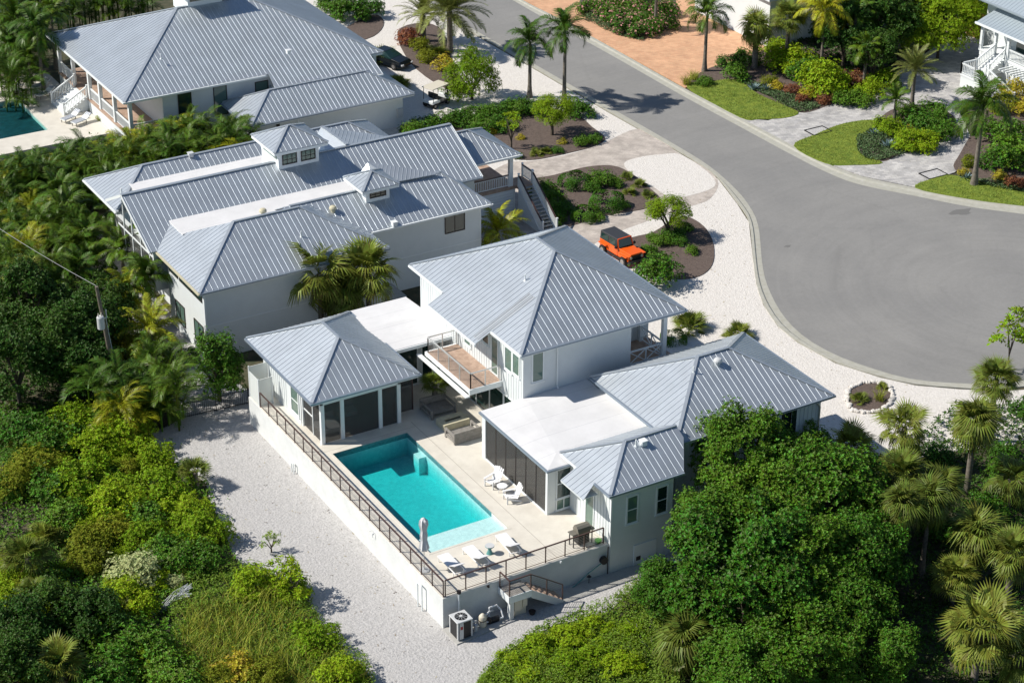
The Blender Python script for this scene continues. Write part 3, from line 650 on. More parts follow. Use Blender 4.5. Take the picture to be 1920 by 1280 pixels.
# front wing a
F, H, apa = hip(.5, 14.82, 34.6, 43.9, H2); mb = MB()
for k in F:
    if k == 'N': roof_face(mb, [apa[1], apa[0], Vector((2.4, 42.0, 6.5)), Vector((12.8, 42.0, 6.5))], (1,0,0))
    elif k == 'W': roof_face(mb, [Vector((.5,42.8,H2)), Vector((.5,34.6,H2)), apa[0], Vector((2.4,42.0,H2+.95)), Vector((2.4,44.0,H2+.95))], (0,1,0))
    else: roof_face(mb, F[k], EV[k])
for p, q in H[:1]+H[2:3]+H[4:]: cap(mb, p, q)
ra = mb.build('roof', 'metal', hb_)
MB().box(.37, .495, 34.47, 42.0, H2-.13, H2-.01).build('gutter', 'stone', ra); MB().box(.5, 14.82, 34.47, 34.595, H2-.13, H2-.01).build('gutter', 'gutter', ra)
MB().box(.52, 14.8, 34.62, 42, H2-.25, H2-.06).build('fascia', 'trim', ra)
# wing b
yb, xb0, xb1 = 37.5, 9.0, 24.72; yrb = 40.95; zrb = H2+.5*(yrb-yb)
mb = MB()
roof_face(mb, [(14.4,yb,H2), (xb1,yb,H2), (22.4,yrb,zrb), (9.6,yrb,zrb), (11.2, 38.6, H2+.55)], (1,0,0))
roof_face(mb, [(xb1,yb,H2), (xb1, 42.0, H2), (22.4,yrb,zrb)], (0,1,0))
roof_face(mb, [(9.6,yrb,zrb), (22.4,yrb,zrb), (22.4,42.6,zrb-.825), (9.6,42.6,zrb-.825)], (1,0,0)); cap(mb, (xb1,yb,H2), (22.4,yrb,zrb)); cap(mb, (10.2,yrb,zrb), (22.4,yrb,zrb))
rb = mb.build('roof', 'metal', hb_)
MB().box(14.9, xb1+.12, yb-.13, yb-.005, H2-.13, H2-.01).build('gutter', 'trim', rb)
MB().box(14.8, xb1-.05, yb+.02, 42, H2-.25, H2-.06).build('fascia', 'trim', rb)
# flat membrane strips between the roofs
def strip(x0, x1, y0, y1, z0, z1, nm='flat_roof'):
    return MB().add([(x0,y0,z0),(x1,y0,z0),(x1,y1,z1),(x0,y1,z1),(x0,y0,z0-.5),(x1,y0,z0-.5),(x1,y1,z1-.5),(x0,y1,z1-.5)],
                    [(0,1,2,3),(0,4,5,1),(1,5,6,2),(2,6,7,3),(3,7,4,0),(7,6,5,4)]).build(nm, 'tpo', hb_)
strip(2.35, 17.2, 41.7, 44.6, 6.60, 6.62)
strip(2.3, 17.5, 47.5, 51.75, 6.58, 6.6)
# cross saddles at the east ends of the strips
def saddle(a, b, c, west):
    mb = MB(); roof_face(mb, [a, b, c], Vector(c)-Vector(a), pitch=.3); roof_face(mb, [a, b, west[1], west[0]], (0,1,0), pitch=.3)
    cap(mb, a, b, .22); m_ = mb.build('saddle_roof', 'metal', hb_); return m_
A_, B_, C_ = G(689.7, 304.4, 8.2), G(743.6, 341, 7.35), G(827.5, 324.5, 7.36)
saddle(A_, B_, C_, (A_+Vector((-1.2, -.3, -1.0)), B_+Vector((-1.6, .2, -.4))))
A_, B_, C_ = G(603, 237.5, 8.3), G(650, 271.5, 8.15), G(726, 256, 7.6)
saddle(A_, B_, C_, (A_+Vector((-1.2, -.3, -1.2)), B_+Vector((-1.6, .2, -.9))))
# cupolas
def cupola(p, w_, d_, hfront, nwin, label):
    "front-left foot on the roof slope p, width along x, depth along y"
    x, y, z = p; zt = z+hfront
    b = MB().box(x, x+w_, y, y+d_, z-.6, zt).build('cupola_wall', 'trim', hb_)
    hip_roof(b, x-.55, x+w_+.55, y-.55, y+d_+.55, zt+.05, .5, gut='', name='cupola_roof')
    ww = (w_-.25*(nwin+1))/nwin
    for i in range(nwin):
        u0 = x+.25+i*(ww+.25)+.04
        f = MB(); 
        for bx in ((u0, u0+.07, z+.28, zt-.12), (u0+ww-.15, u0+ww-.08, z+.28, zt-.12)): f.box(bx[0], bx[1], y-.05, y, bx[2], bx[3])
        f.box(u0+.07, u0+ww-.15, y-.05, y, z+.28, z+.36); f.box(u0+.07, u0+ww-.15, y-.05, y, zt-.19, zt-.12)
        for k in (1, 2): t = u0+(ww-.08)*k/3; f.box(t-.015, t+.015, y-.045, y-.012, z+.36, zt-.19)
        for k in (1, 2): t = z+.28+(hfront-.4)*k/3; f.box(u0+.07, u0+ww-.15, y-.044, y-.013, t-.015, t+.015)
        f = f.build('window', 'darkframe', b); MB().box(u0+.05, u0+ww-.12, y-.012, y+.01, z+.33, zt-.15).build('pane', 'glass_green' if nwin == 2 else 'glass', f) if False else None
        MB().box(u0+.05, u0+ww-.12, y-.012, y+.01, z+.33, zt-.15).build('window_pane', 'glass_green' if nwin == 2 else 'glass', b)
    MB().box(x-.03, x, y+.3, y+d_-.4, z+.7, zt-.15).build('window_pane', 'glass_green', b)
f = lambda yy: H2+.5*(yy-42.1)
p = G(524, 336.4, 6.9); q = G(601.4, 321.6, 6.9); cupola((p.x, p.y, f(p.y)), q.x-p.x, 3.0, 1.55, 2, '')
fb = lambda yy: H2+.5*(yy-37.5)
p = G(686.6, 378.6, 6.8); q = G(729.5, 367.7, 6.8); cupola((p.x, p.y, fb(p.y)), q.x-p.x, 2.0, 1.15, 1, '')
# walls
MB().box(1.0, 14.4, 35.15, 41.6, -.05, H2-.22).box(14.4, 24.2, 38.05, 42.6, -.05, H2-.22).box(2.0, 26.2, 42.6, 49.8, -.05, H2-.22).box(2.0, 23.7, 49.8, 56, -.05, H2-.22).build('wall', 'white', hb_)
MB().box(.96, 14.45, 35.12, 35.15, 2.55, 2.62).build('belt_trim', 'trim', hb_); MB().box(.97, 1.09, 35.05, 35.16, 0, H2-.25).build('corner_board', 'trim', hb_)
for a, b_ in ((38.9, 40.4), (35.6, 37.1)): window(hb_, 'W', 1.0, a, b_, .9, 2.4, frame='darkframe', pane='glass_green', sash=False, mull=1, fw=.06, sill=False)
for a, b_ in ((35.5, 37.0), (37.3, 39.3), (39.7, 41.2)): window(hb_, 'W', 1.0, a, b_, 4.4, 5.2, frame='darkframe', pane='glass', sash=False, fw=.06, sill=False)
window(hb_, 'S', 38.05, 21.2, 22.75, 3.75, 5.2, frame='darkframe', sash=False, mull=1, fw=.06, sill=False)
MB().box(.3, 2.0, 42.3, 42.5, 2.4, H2).box(.4, 2, 42.5, 50, 2.35, 2.5).build('wall', 'white', hb_)
gl = MB(); 
for y in (43.2, 44.8, 46.4, 48.0): gl.box(.35, .45, y, y+.1, 0, H2+min(y-42.1, 99)*.5*(1 if y < 47 else .9)-.15)
gl.bar((.4, 42.6, 4.9), (.4, 49.2, 4.9), .09, .12); gl.bar((.4, 42.6, 2.6), (.4, 49.9, 2.6), .09, .16)
gl.build('lanai_frame', 'trim', hb_)
MB().box(.395, .405, 42.6, 49.5, 2.6, H2-.2).build('lanai_screen', 'screen', hb_)
MB().box(14.4, 24.2, 38.03, 38.05, 2.55, 2.62).build('belt_trim', 'trim', hb_)
# lean-to with equipment between the houses
MB().box(14.6, 16.6, 35.5, 38, 0, .9).build('service_porch', 'slab', hb_)
# entry porch and stair
P0 = (26.62, 31.3); 
A, B, C2, D2 = Vector((27.0,44.35,H2)), Vector((31.3,44.35,H2)), Vector((31.3,50.4,H2)), Vector((27.0,50.4,H2)); ap1 = Vector((28.3,47.37,7.06)); apl = Vector((26.7,47.37,7.06)); 
mb = MB(); roof_face(mb, [Vector((26.7,44.35,H2)), B, ap1, apl], (1,0,0)); roof_face(mb, [B, C2, ap1], (0,1,0)); roof_face(mb, [C2, Vector((26.7,50.4,H2)), apl, ap1], (1,0,0))
for p, q in ((B, ap1), (C2, ap1), (apl, ap1)): cap(mb, p, q)
pr_ = mb.build('porch_roof', 'metal', hb_)
MB().box(26.7, 31.42, 44.22, 44.345, H2-.14, H2-.02).box(26.75, 31.25, 44.4, 50.35, H2-.28, H2-.06).build('fascia', 'trim', pr_)
MB().box(26.2, 31.3, 44.9, 50.2, 2.45, 2.7).build('porch_floor', 'wood', hb_)
MB().box(24.2, 31.2, 44.95, 50.2, 0, 2.45).build('wall', 'white', hb_)
lv = MB(); 
for k in range(9): lv.box(26.3, 31.0, 44.93, 44.95, .25+k*.24, .25+k*.24+.10)
lv.build('louvre', 'trim', hb_)
for x, y in ((30.7, 44.95), (30.7, 49.9)): MB().box(x, x+.3, y, y+.3, 2.7, H2-.28).build('column', 'trim', hb_)
def picket_rail(parent, p, q, h=1.0, cap_m='bronze', step=.16, posts=True, name='railing', m='trim'):
    P, Q = Vector(p), Vector(q); U = Vector((0,0,1)); mb = MB(); L = (Q-P).length; n = max(2, int(L/step))
    mb.bar(P+U*(h-.08), Q+U*(h-.08), .05, .06); mb.bar(P+U*.12, Q+U*.12, .05, .06)
    for i in range(n+1): a = P+(Q-P)*i/n; mb.bar(a+U*.12, a+U*(h-.08), .045, .045)
    if posts:
        for a in (P, Q): mb.bar(a, a+U*(h+.1), .12, .12); mb.cbox((a.x, a.y, a.z+h+.12), (.16, .16, .05))
    o = mb.build(name, m, parent)
    if cap_m: MB().bar(P+U*h, Q+U*h, .12, .05).build('handrail', cap_m, o)
    return o
picket_rail(hb_, (26.8, 45.0, 2.7), (30.65, 45.0, 2.7)); picket_rail(hb_, (26.4, 49.9, 2.7), (28.6, 49.9, 2.7))
tops = ((31.3, 44.95), (32.55, 44.95)); 
stp = MB(); N = 14
for k in range(N):
    zt = 2.7*(1-(k+1)/N); y = 44.6-k*.26
    stp.box(31.35, 32.5, y-.27, y, zt-.0, zt+.05)
stp.build('stair_tread', 'slab', hb_)
MB().box(31.3, 32.6, 44.6, 46.3, 2.45, 2.7).build('landing', 'wood', hb_)
for X in (31.27, 32.55):
    MB().add([(X,44.6,2.65),(X,40.9,.0),(X,40.9,-.05),(X,44.6,-.05),(X+.06,44.6,2.65),(X+.06,40.9,.0),(X+.06,40.9,-.05),(X+.06,44.6,-.05)],
             [(0,1,2,3),(7,6,5,4),(0,4,5,1),(1,5,6,2),(3,2,6,7),(0,3,7,4)]).build('stringer', 'trim', hb_)
    picket_rail(hb_, (X+.03, 44.6, 2.68), (X+.03, 40.95, .06), name='stair_railing')
picket_rail(hb_, (32.58, 46.2, 2.7), (32.58, 44.7, 2.7))
for x, y, z, k in ((9.6, 50.9, f(42.1)+.6, 'box'), ): pass
v = G(358, 300, 6.9); rvent(hb_, v.x, v.y, 7.25-.5*(53-v.y), 'box')
v = G(513, 394, 7.7); rvent(hb_, v.x, 41.9, 6.62, 'mush', 'stone'); v = G(624, 384, 7.2); rvent(hb_, v.x, v.y, fb(v.y), 'mush', 'stone')
v = G(565, 447, 6.6); rvent(hb_, v.x, v.y, H2+.5*(v.y-34.6), 'pipe', 'trim'); v = G(739, 408, 6.2); rvent(hb_, v.x, v.y, fb(v.y), 'box', 'trim')

# ------------------------------------------------------------------ neighbour at the top left
h1 = thing('hip_roofed_house', 'big white house with one broad hip roof and a veranda facing a small dark pool', 'house')
x0, x1, y0, y1, ez = 9.05, 32.9, 70.4, 89.1, 5.2; pt = .40; wd = (y1-y0)/2
P = Vector((x0+wd-.6, y0+wd, ez+wd*pt)); Q = Vector((x1-wd+.6, y0+wd, ez+wd*pt))
mb = MB()
roof_face(mb, [(x0,y0,ez), (22.0,y0,ez), (21.7,y0-2.4,ez-2.4*pt), (31.6,y0-2.4,ez-2.4*pt), (31.6,y0,ez), (x1,y0,ez), Q, P], (1,0,0))
roof_face(mb, [(x0,y1,ez), (x0,y0,ez), P], (0,1,0)); roof_face(mb, [(x1,y0,ez), (x1,y1,ez), Q], (0,1,0)); roof_face(mb, [(x1,y1,ez), (x0,y1,ez), P, Q], (1,0,0))
for p, q in (((x0,y0,ez),P), ((x1,y0,ez),Q), ((x0,y1,ez),P), ((x1,y1,ez),Q), (P,Q)): cap(mb, p, q, .26)
r1 = mb.build('roof', 'metal', h1)
MB().box(x0-.13, x0-.005, y0-.13, y1, ez-.14, ez-.02).box(x0, 21.7, y0-.13, y0-.005, ez-.14, ez-.02).box(21.7, 31.6, y0-2.53, y0-2.41, ez-2.4*pt-.14, ez-2.4*pt-.02).build('gutter', 'trim', r1)
MB().box(x0+.05, x1-.05, y0+.05, y1-.05, ez-.26, ez-.08).build('fascia', 'trim', r1)
MB().box(12.6, 29.4, 71.0, 88.4, 0, ez-.25).box(22.2, 31.0, 68.6, 71.0, 0, ez-2.4*pt-.3).build('wall', 'white', h1)
MB().box(9.6, 12.6, 71.0, 88.5, 1.6, 1.8).build('veranda_floor', 'wood', h1)
MB().box(9.65, 12.6, 71.05, 88.4, 0, 1.6).build('foundation', 'white', h1)
ys = (71.0, 74.6, 78.0, 80.6, 84.6, 88.1)
for y in ys: MB().box(9.62, 9.92, y, y+.3, 1.8, ez-.25).build('column', 'trim', h1)
for a, b_ in zip(ys[:-1], ys[1:]):
    if a == 80.6: continue
    picket_rail(h1, (9.77, a+.3, 1.8), (9.77, b_, 1.8), posts=False, cap_m='trim')
picket_rail(h1, (9.9, 71.1, 1.8), (12.4, 71.1, 1.8), posts=False, cap_m='trim')
st = MB()
for k in range(7): st.box(7.4+k*.32, 7.4+k*.32+.32, 81.2, 84.2, .3, .6+.171*(k+1)-.0)
st.build('stair', 'trim', h1)
for y in (81.15, 84.25): picket_rail(h1, (7.4, y, .62), (9.6, y, 1.85), name='stair_railing', cap_m='trim')
for x, a in ((14.0, 2.2), (17.2, 2.2), (21.0, 3.6)): window(h1, 'S', 71.0, x, x+1.1, a, 4.7 if a < 3 else 4.4, frame='darkframe', sash=False, fw=.06, sill=False, pane='glass_green' if x > 16 else 'glass')
# roof dormer
b = MB().box(18.8, 22.0, 79.6, 83, 8, 10.3).build('dormer_wall', 'trim', h1); hip_roof(b, 18.1, 22.7, 78.8, 83.6, 10.3, .5, gut='', name='dormer_roof')
MB().box(19.0, 21.8, 79.57, 79.6, 9.3, 10.15).build('window_pane', 'glass', b)
for px, py, k in ((302, 110, 'pipe'), (541, 100, 'box')):
    v = G(px, py, 7); yy = v.y; 
    for _ in range(6): zz = ez+pt*(yy-y0); v = G(px, py, zz); yy = v.y
    rvent(h1, v.x, v.y, zz, k, 'trim')
# garage wing
hip_roof(h1, 17.8, 33.05, 65.0, 71.2, 3.2, .5, gut='SW')
MB().box(18.4, 32.35, 65.85, 70.9, 0, 3.0).build('wall', 'white', h1)
MB().cbox((32.0, 65.75, 1.3), (.5, .2, .8)).build('meter_box', 'ac_grey', h1); MB().cbox((20.6, 65.78, 2.5), (.25, .14, .25)).build('wall_lamp', 'darkframe', h1)
MB().box(22.4, 22.5, 65.80, 65.85, .1, 3.0).build('downspout', 'trim', h1)
for x, y in ((32.2, 71.0), (32.2, 76.5)): MB().box(x, x+.3, y, y+.3, 0, ez-.26).build('column', 'trim', h1)
# terrace and pool
wx0, wx1, wy0, wy1 = -3.0, 5.2, 78.8, 87.0
mb = MB()
for a in ((-8, wx0, 75, 95), (wx1, 9.6, 75.5, 92), (wx0, wx1, 75.5, wy0), (wx0, wx1, wy1, 95)): mb.box(a[0], a[1], a[2], a[3], -.1, .6)
tag(mb.build('pool_terrace', 'deck'), 'pale stone terrace round the small dark pool of the hip roofed house', 'terrace')
MB_ = MB().box(wx0, wx1, wy0, wy1, .03, .08); tag(MB_.build('pool_basin', 'plaster_dark'), kind='structure')
wb = MB().box(wx0+.003, wx1-.003, wy0+.003, wy1-.003, .085, .5); struct('pool_water', wb, 'water_dark')

# ------------------------------------------------------------------ house at the right edge
h4 = thing('porch_house', 'white house at the right edge with teal trim, porch and outside stairs', 'house')
hip_roof(h4, 85.0, 97.0, 35.5, 53.6, 6.6, .5, gut='W', m='roof_teal', g2='roof_teal')
MB().box(86.5, 96.5, 36, 53.0, 0, 6.4).build('wall', 'white', h4)
mb = MB(); roof_face(mb, [(83.6,36,5.0), (83.6,51.2,5.0), (86.6,51.2,6.1), (86.6,36,6.1)], (0,1,0)); pr4 = mb.build('porch_roof', 'roof_teal', h4)
MB().box(83.48, 83.6, 36, 51.3, 4.82, 5.0).box(83.6, 86.5, 51.1, 51.2, 4.7, 5.0).build('fascia', 'trim', pr4)
MB().box(84.0, 86.5, 36, 51, 2.3, 2.5).box(84.05, 86.5, 36, 50.9, 0, 2.3).build('porch_floor', 'trim', h4)
for y in (50.7, 48.9, 47.2, 44.6, 42.0, 39.4): MB().box(84.0, 84.25, y, y+.25, 2.5, 4.9).build('column', 'trim', h4)
for a, b_ in ((47.2, 44.85), (44.6, 42.25), (42.0, 39.65)): picket_rail(h4, (84.12, a, 2.5), (84.12, b_, 2.5), posts=False, cap_m='trim')
for a, b_ in ((47.6, 48.7), (45, 46.9), (42.4, 44.3)): MB().box(86.42, 86.5, a, b_, 2.5, 4.6).build('window_pane', 'glass', h4)
MB().box(86.40, 86.5, 47.0, 47.5, 2.5, 4.7).build('door_trim', 'teal', h4)
st = MB()
for k in range(6): st.box(84.0-.32*(k+1), 84.0-.32*k, 47.6, 48.9, 1.2, 2.5-.2*(k+1)+.05)
st.box(80.4, 82.1, 47.3, 49.2, 1.15, 1.3)
for k in range(7): st.box(80.4, 81.6, 47.3-.55*(k+1), 47.3-.55*k, -.05, 1.3-.18*(k+1)+.05)
st.build('stair', 'trim', h4)
MB().box(80.45, 82.05, 47.35, 49.15, 0, 1.15).build('landing_base', 'white', h4)
for p, q in (((84.0, 48.9, 2.5), (82.1, 49.1, 1.3)), ((84.0, 47.6, 2.5), (82.1, 47.4, 1.3)), ((82.1, 49.15, 1.3), (80.45, 49.15, 1.3)), ((80.45, 49.15, 1.3), (80.45, 47.35, 1.3)), ((80.45, 47.3, 1.3), (80.45, 43.4, .05)), ((81.65, 47.3, 1.3), (81.65, 43.4, .05))):
    picket_rail(h4, p, q, name='stair_railing', cap_m='trim', step=.2)
pg = MB()
for k in range(16): pg.box(82.4, 84.0, 46.4-.45*k, 46.52-.45*k, 2.1, 2.22)
pg.box(82.6, 82.7, 39.2, 46.6, 1.98, 2.09); pg.build('trellis', 'trim', h4)
# fences and far walls
fw_ = thing('wooden_fence', 'orange brown wooden board fence beside the white porch house', 'fence', tuple(G(1820, 70, 0)))
a, b = G(1812, 68, 0), G(1850, 80, 0); mb = MB(); n = 26
for i in range(n):
    p = a+(b-a)*(i/n); mb.cbox((p.x, p.y, 1.3), (.2, .05, 2.6+.05*(i % 3)), math.atan2((b-a).y, (b-a).x))
mb.build('board', 'fencewood', fw_); MB().bar(a+Vector((0,.05,2)), b+Vector((0,.05,2)), .06, .1).build('rail', 'fencewood', fw_)
h5 = thing('distant_garage', 'white garage wall behind the palms at the end of the orange court', 'building', tuple(G(1450, 60, 0)))
a = G(1395, 30, 0); bq = G(1510, 76, 0)
mb = MB(); mb.box(bq.x-4.5, bq.x+6, bq.y, bq.y+12, 0, 5); mb.build('wall', 'white', h5)
hip_roof(h5, bq.x-5.1, bq.x+6.6, bq.y-.6, bq.y+12.6, 5.1, .4, gut='')
MB().box(bq.x-3.6, bq.x-.4, bq.y-.05, bq.y, .05, 2.6).build('garage_door', 'trim', h5)

# ------------------------------------------------------------------ railings, stairs and things on the deck
U = Vector((0, 0, 1))
def cable_rail(name, label, pts, z, h=1.06, step=1.25, parent=None, cat='railing'):
    r = thing(name, label, cat, (*pts[0], z)) if parent is None else parent
    top = MB(); cb = MB(); proto = None
    for k, (a, b) in enumerate(zip(pts[:-1], pts[1:])):
        A, B = Vector((*a, z)), Vector((*b, z)); n = max(1, round((B-A).length/step))
        top.bar(A+U*h, B+U*h, .085, .05); top.bar(A+U*.09, B+U*.09, .03, .03)
        for j in range(8): cb.bar(A+U*(.2+.105*j), B+U*(.2+.105*j), .011, .011)
        for i in range(0 if k == 0 else 1, n+1):
            q = A+(B-A)*i/n
            if proto is None: proto = MB().bar(q, q+U*(h-.02), .055, .055).build('post', 'bronze', r); p0 = q
            else: c = proto.copy(); COL.objects.link(c); c.location = q-p0
    top.build('handrail', 'bronze', r); cb.build('cable', 'cable', r); return r
cable_rail('deck_railing', 'long dark bronze cable railing along the pool side of the deck wall', [(.10, 24.3), (.10, .12)], D)
cable_rail('deck_railing', 'dark bronze cable railing along the front of the deck above the steps', [(.22, .12), (10.62, .2)], D)
stt = thing('deck_stairs', 'white stucco steps with bronze rail leading off the pool deck', 'stairs', (4.9, -.7, 0))
MB().box(3.55, 4.95, -1.2, -.02, 1.45, 1.62).build('landing', 'graywood', stt)
MB().box(3.52, 4.98, -1.24, -1.2, 1.2, 1.64).box(3.5, 3.54, -1.24, -.02, 1.2, 1.64).build('landing_edge', 'trim', stt)
MB().box(3.6, 3.85, -1.2, -.9, 0, 1.45).build('pier', 'stucco', stt)
for k in range(7): MB().box(4.98+.3*k, 5.3+.3*k, -1.16, -.1, 1.62-.203*(k+1)-.04, 1.62-.203*(k+1)).build('tread', 'wood', stt)
for y in (-1.22, -.08): MB().add([(4.98,y,1.62),(7.15,y,.16),(7.15,y,-.02),(6.7,y,-.02),(4.98,y,1.1)]+[(a,y+.06,c) for a,c in ((4.98,1.62),(7.15,.16),(7.15,-.02),(6.7,-.02),(4.98,1.1))],
    [(0,1,2,3,4),(9,8,7,6,5),(0,5,6,1),(1,6,7,2),(2,7,8,3),(3,8,9,4),(4,9,5,0)]).build('stringer', 'stucco', stt)
rl = MB(); cb = MB()
A, B_, C_, E_ = Vector((3.58,-.1,1.62)), Vector((3.58,-1.17,1.62)), Vector((4.95,-1.17,1.62)), Vector((7.05,-1.17,.2))
for p, q in ((A,B_),(B_,C_),(C_,E_)):
    rl.bar(p+U*1.05, q+U*1.05, .08, .05)
    for j in range(7): cb.bar(p+U*(.18+.12*j), q+U*(.18+.12*j), .011, .011)
rl.build('handrail', 'bronze', stt); cb.build('cable', 'cable', stt)
for q in (A, B_, C_, (C_+E_)/2, E_): MB().bar(q-U*.1, q+U*1.04, .055, .055).build('post', 'bronze', stt)

# umbrella
um = thing('patio_umbrella', 'tall closed grey patio umbrella at the pool corner by the railing', 'umbrella', (.42, 2.92, D))
MB().cyl((.42,2.92,D), (.42,2.92,5.5), .025, n=8).build('pole', 'steel', um)
mb = MB(); n = 18; prof = [(.05,5.55),(.20,5.40),(.23,5.1),(.15,4.72),(.19,4.4),(.16,4.1),(.26,3.55),(.22,3.45)]
for r_, z_ in prof: mb.v += [(.42+r_*(1+.22*((i % 3)-1))*math.cos(2*math.pi*i/n), 2.92+r_*(1+.22*((i % 3)-1))*math.sin(2*math.pi*i/n), z_) for i in range(n)]
mb.f = [(k*n+i, k*n+(i+1) % n, (k+1)*n+(i+1) % n, (k+1)*n+i) for k in range(len(prof)-1) for i in range(n)]+[tuple(range(n))[::-1]]
mb.build('canopy', 'canvas', um)
MB().lathe((.42,2.92,D), [(.30,0),(.30,.05),(.06,.10),(.05,.2)], 18).build('base', 'ac_grey', um)
# loungers
def lounger(x, y, rz, label, towel):
    r = thing('sun_lounger', label, 'sun lounger', (0,0,0), 'loungers at the shallow end of the pool')
    f = MB()
    for s in (-.34, .34): f.bar((s,-1.0,.34), (s,1.05,.34), .045, .05)
    for yy in (-1.0, .15, 1.05): f.bar((-.34,yy,.34), (.34,yy,.34), .04, .04)
    f.build('frame', 'plastic', r)
    for sx in (-.33, .33):
        for yy in (-.75, .95): MB().bar((sx,yy,0), (sx,yy,.33), .04, .04).build('leg', 'plastic', r)
    MB().box(-.32,.32,-.12,1.05,.362,.385).build('seat', 'plastic', r)
    MB().bar((0,-.12,.37), (0,-.92,.78), .64, .025).build('backrest', 'canvas', r)
    if towel: MB().box(-.325,.325,-.02,.5,.386,.397).build('towel', 'blue', r)
    r.location = (x, y, D); r.rotation_euler = (0, 0, rz); return r
lounger(1.85, 2.3, 0, 'white sun lounger nearest the closed umbrella', False)
lounger(3.45, 2.3, 0, 'white sun lounger in the middle beside the teal side table', False)
lounger(5.65, 2.45, -.08, 'white sun lounger farthest from the umbrella towards the grill', False)
sd = tag(MB().lathe((4.45, 2.55, D), [(.20,0),(.15,.12),(.09,.27),(.13,.4),(.27,.50),(.27,.53)], 18).build('side_table', 'teal'), 'small round teal hourglass side table between the sun loungers', 'side table')
MBc = MB().cyl((4.45,2.55,D+.531), (4.45,2.55,D+.555), .26, n=20).build('table_top', 'ac_grey', None); MBc.parent = sd
# adirondack chairs
def adirondack(x, y, rz, label):
    r = thing('adirondack_chair', label, 'chair', (0,0,0), 'white chairs by the screened room')
    mb = MB()
    for i in range(5): t = -.26+i*.13; mb.bar((t,.28,.24), (t*1.12,.62,1.0+.04*(2-abs(i-2))), .105, .022)
    mb.build('backrest', 'plastic', r)
    mb = MB()
    for i in range(5): t = -.34+i*.145; mb.bar((-.27,t,.385-.16*i/5), (.27,t,.385-.16*i/5), .13, .022, )
    mb.build('seat', 'plastic', r)
    for s in (-.33, .33):
        MB().box(s-.07,s+.07,-.42,.42,.55,.575).build('arm', 'plastic', r)
        MB().bar((s,-.36,0), (s,-.36,.55), .09, .03).build('leg', 'plastic', r); MB().bar((s*.9,-.38,.33), (s*.9,.55,.03), .025, .12).build('leg', 'plastic', r)
    r.location = (x, y, D); r.rotation_euler = (0, 0, rz); return r
adirondack(8.25, 8.75, -1.25, 'white adirondack chair farther from the camera beside the dark screens')
adirondack(8.35, 6.75, -1.75, 'white adirondack chair nearer the camera beside the dark screens')
t_ = thing('round_table', 'small round white table between the two adirondack chairs', 'table', (8.3, 7.75, D))
MB().cyl((8.3,7.75,D+.5), (8.3,7.75,D+.53), .32, n=20).build('table_top', 'plastic', t_)
for k in range(3): a = k*2.094+.4; MB().bar((8.3+.22*math.cos(a),7.75+.22*math.sin(a),D), (8.3+.12*math.cos(a),7.75+.12*math.sin(a),D+.5), .04, .04).build('leg', 'plastic', t_)
# wooden sofas and fire table
def sofa(x0, x1, y0, y1, back, label):
    r = thing('wooden_sofa', label, 'sofa', ((x0+x1)/2, (y0+y1)/2, D), 'weathered sofas round the fire table')
    s = MB(); 
    for i in range(8): y = y0+.1+(y1-y0-.2)*i/8; s.box(x0+.12, x1-.12, y, y+(y1-y0-.2)/8-.02, D+.30, D+.34)
    s.build('seat', 'graywood', r)
    yb = y1-.1 if back > 0 else y0
    b = MB()
    for k in range(5): b.box(x0, x1, yb, yb+.1, D+.04+k*.155, D+.185+k*.155)
    b.build('backrest', 'graywood', r)
    for X in (x0, x1-.12):
        a = MB(); a.box(X, X+.12, y0 if back > 0 else y0+.1, y1-.1 if back > 0 else y1, D+.56, D+.66); a.box(X, X+.12, y0 if back > 0 else y1-.14, y0+.14 if back > 0 else y1, D, D+.56); a.box(X+.01, X+.11, y0+.14, y1-.14, D+.12, D+.3)
        a.build('arm', 'graywood', r)
sofa(8.75, 10.6, 17.35, 18.95, 1, 'weathered grey wooden sofa in the shade beyond the fire table')
sofa(8.5, 10.45, 13.95, 15.2, -1, 'weathered grey wooden sofa in the sun with its plank back to the pool end')
ft = thing('fire_table', 'low stone fire table with a dark trough between the two wooden sofas', 'fire table', (9.7, 16.2, D))
mb = MB(); mb.box(8.75, 10.6, 15.7, 16.1, D, D+.45); mb.box(8.75, 10.6, 16.4, 16.8, D, D+.45); mb.box(8.75, 9.1, 16.1, 16.4, D, D+.45); mb.box(10.25, 10.6, 16.1, 16.4, D, D+.45); mb.box(9.1, 10.25, 16.1, 16.4, D, D+.3); mb.build('body', 'stone', ft, bevel=.01)
MB().box(9.12, 10.23, 16.12, 16.38, D+.301, D+.36).build('burner', 'black', ft)
# grill
gr = thing('gas_grill', 'stainless gas grill with side shelf behind the front railing corner', 'grill', (9.5, .85, D))
MB().box(9.15, 9.95, .55, 1.15, D+.8, D+1.0).build('firebox', 'cover', gr)
mb = MB(); pr = [(.55,1.0),(.60,1.18),(.75,1.28),(1.0,1.28),(1.15,1.0)]
mb.add([(9.12,y,D+z) for y,z in pr]+[(9.98,y,D+z) for y,z in pr], [(0,1,2,3,4)[::-1],(5,6,7,8,9)]+[(i,(i+1)%5,5+(i+1)%5,5+i) for i in range(5)]); mb.build('lid', 'cover', gr)
MB().box(8.75, 9.14, .6, 1.1, D+.86, D+.9).build('side_shelf', 'cover', gr); MB().box(9.96, 10.3, .6, 1.1, D+.86, D+.9).build('side_shelf', 'cover', gr)
MB().box(9.18, 9.92, .6, 1.12, D+.12, D+.8).build('cabinet', 'black', gr)
for x in (8.85, 10.1):
    for y in (.62, 1.04): MB().box(x, x+.05, y, y+.05, D, D+.86).build('leg', 'black', gr)
tag(MB().lathe((10.42, .42, D), [(.12,0),(.2,.12),(.2,.18),(.16,.18)], 16).build('bowl', 'lime'), 'bright lime green bowl on the deck corner beside the grill', 'bowl')
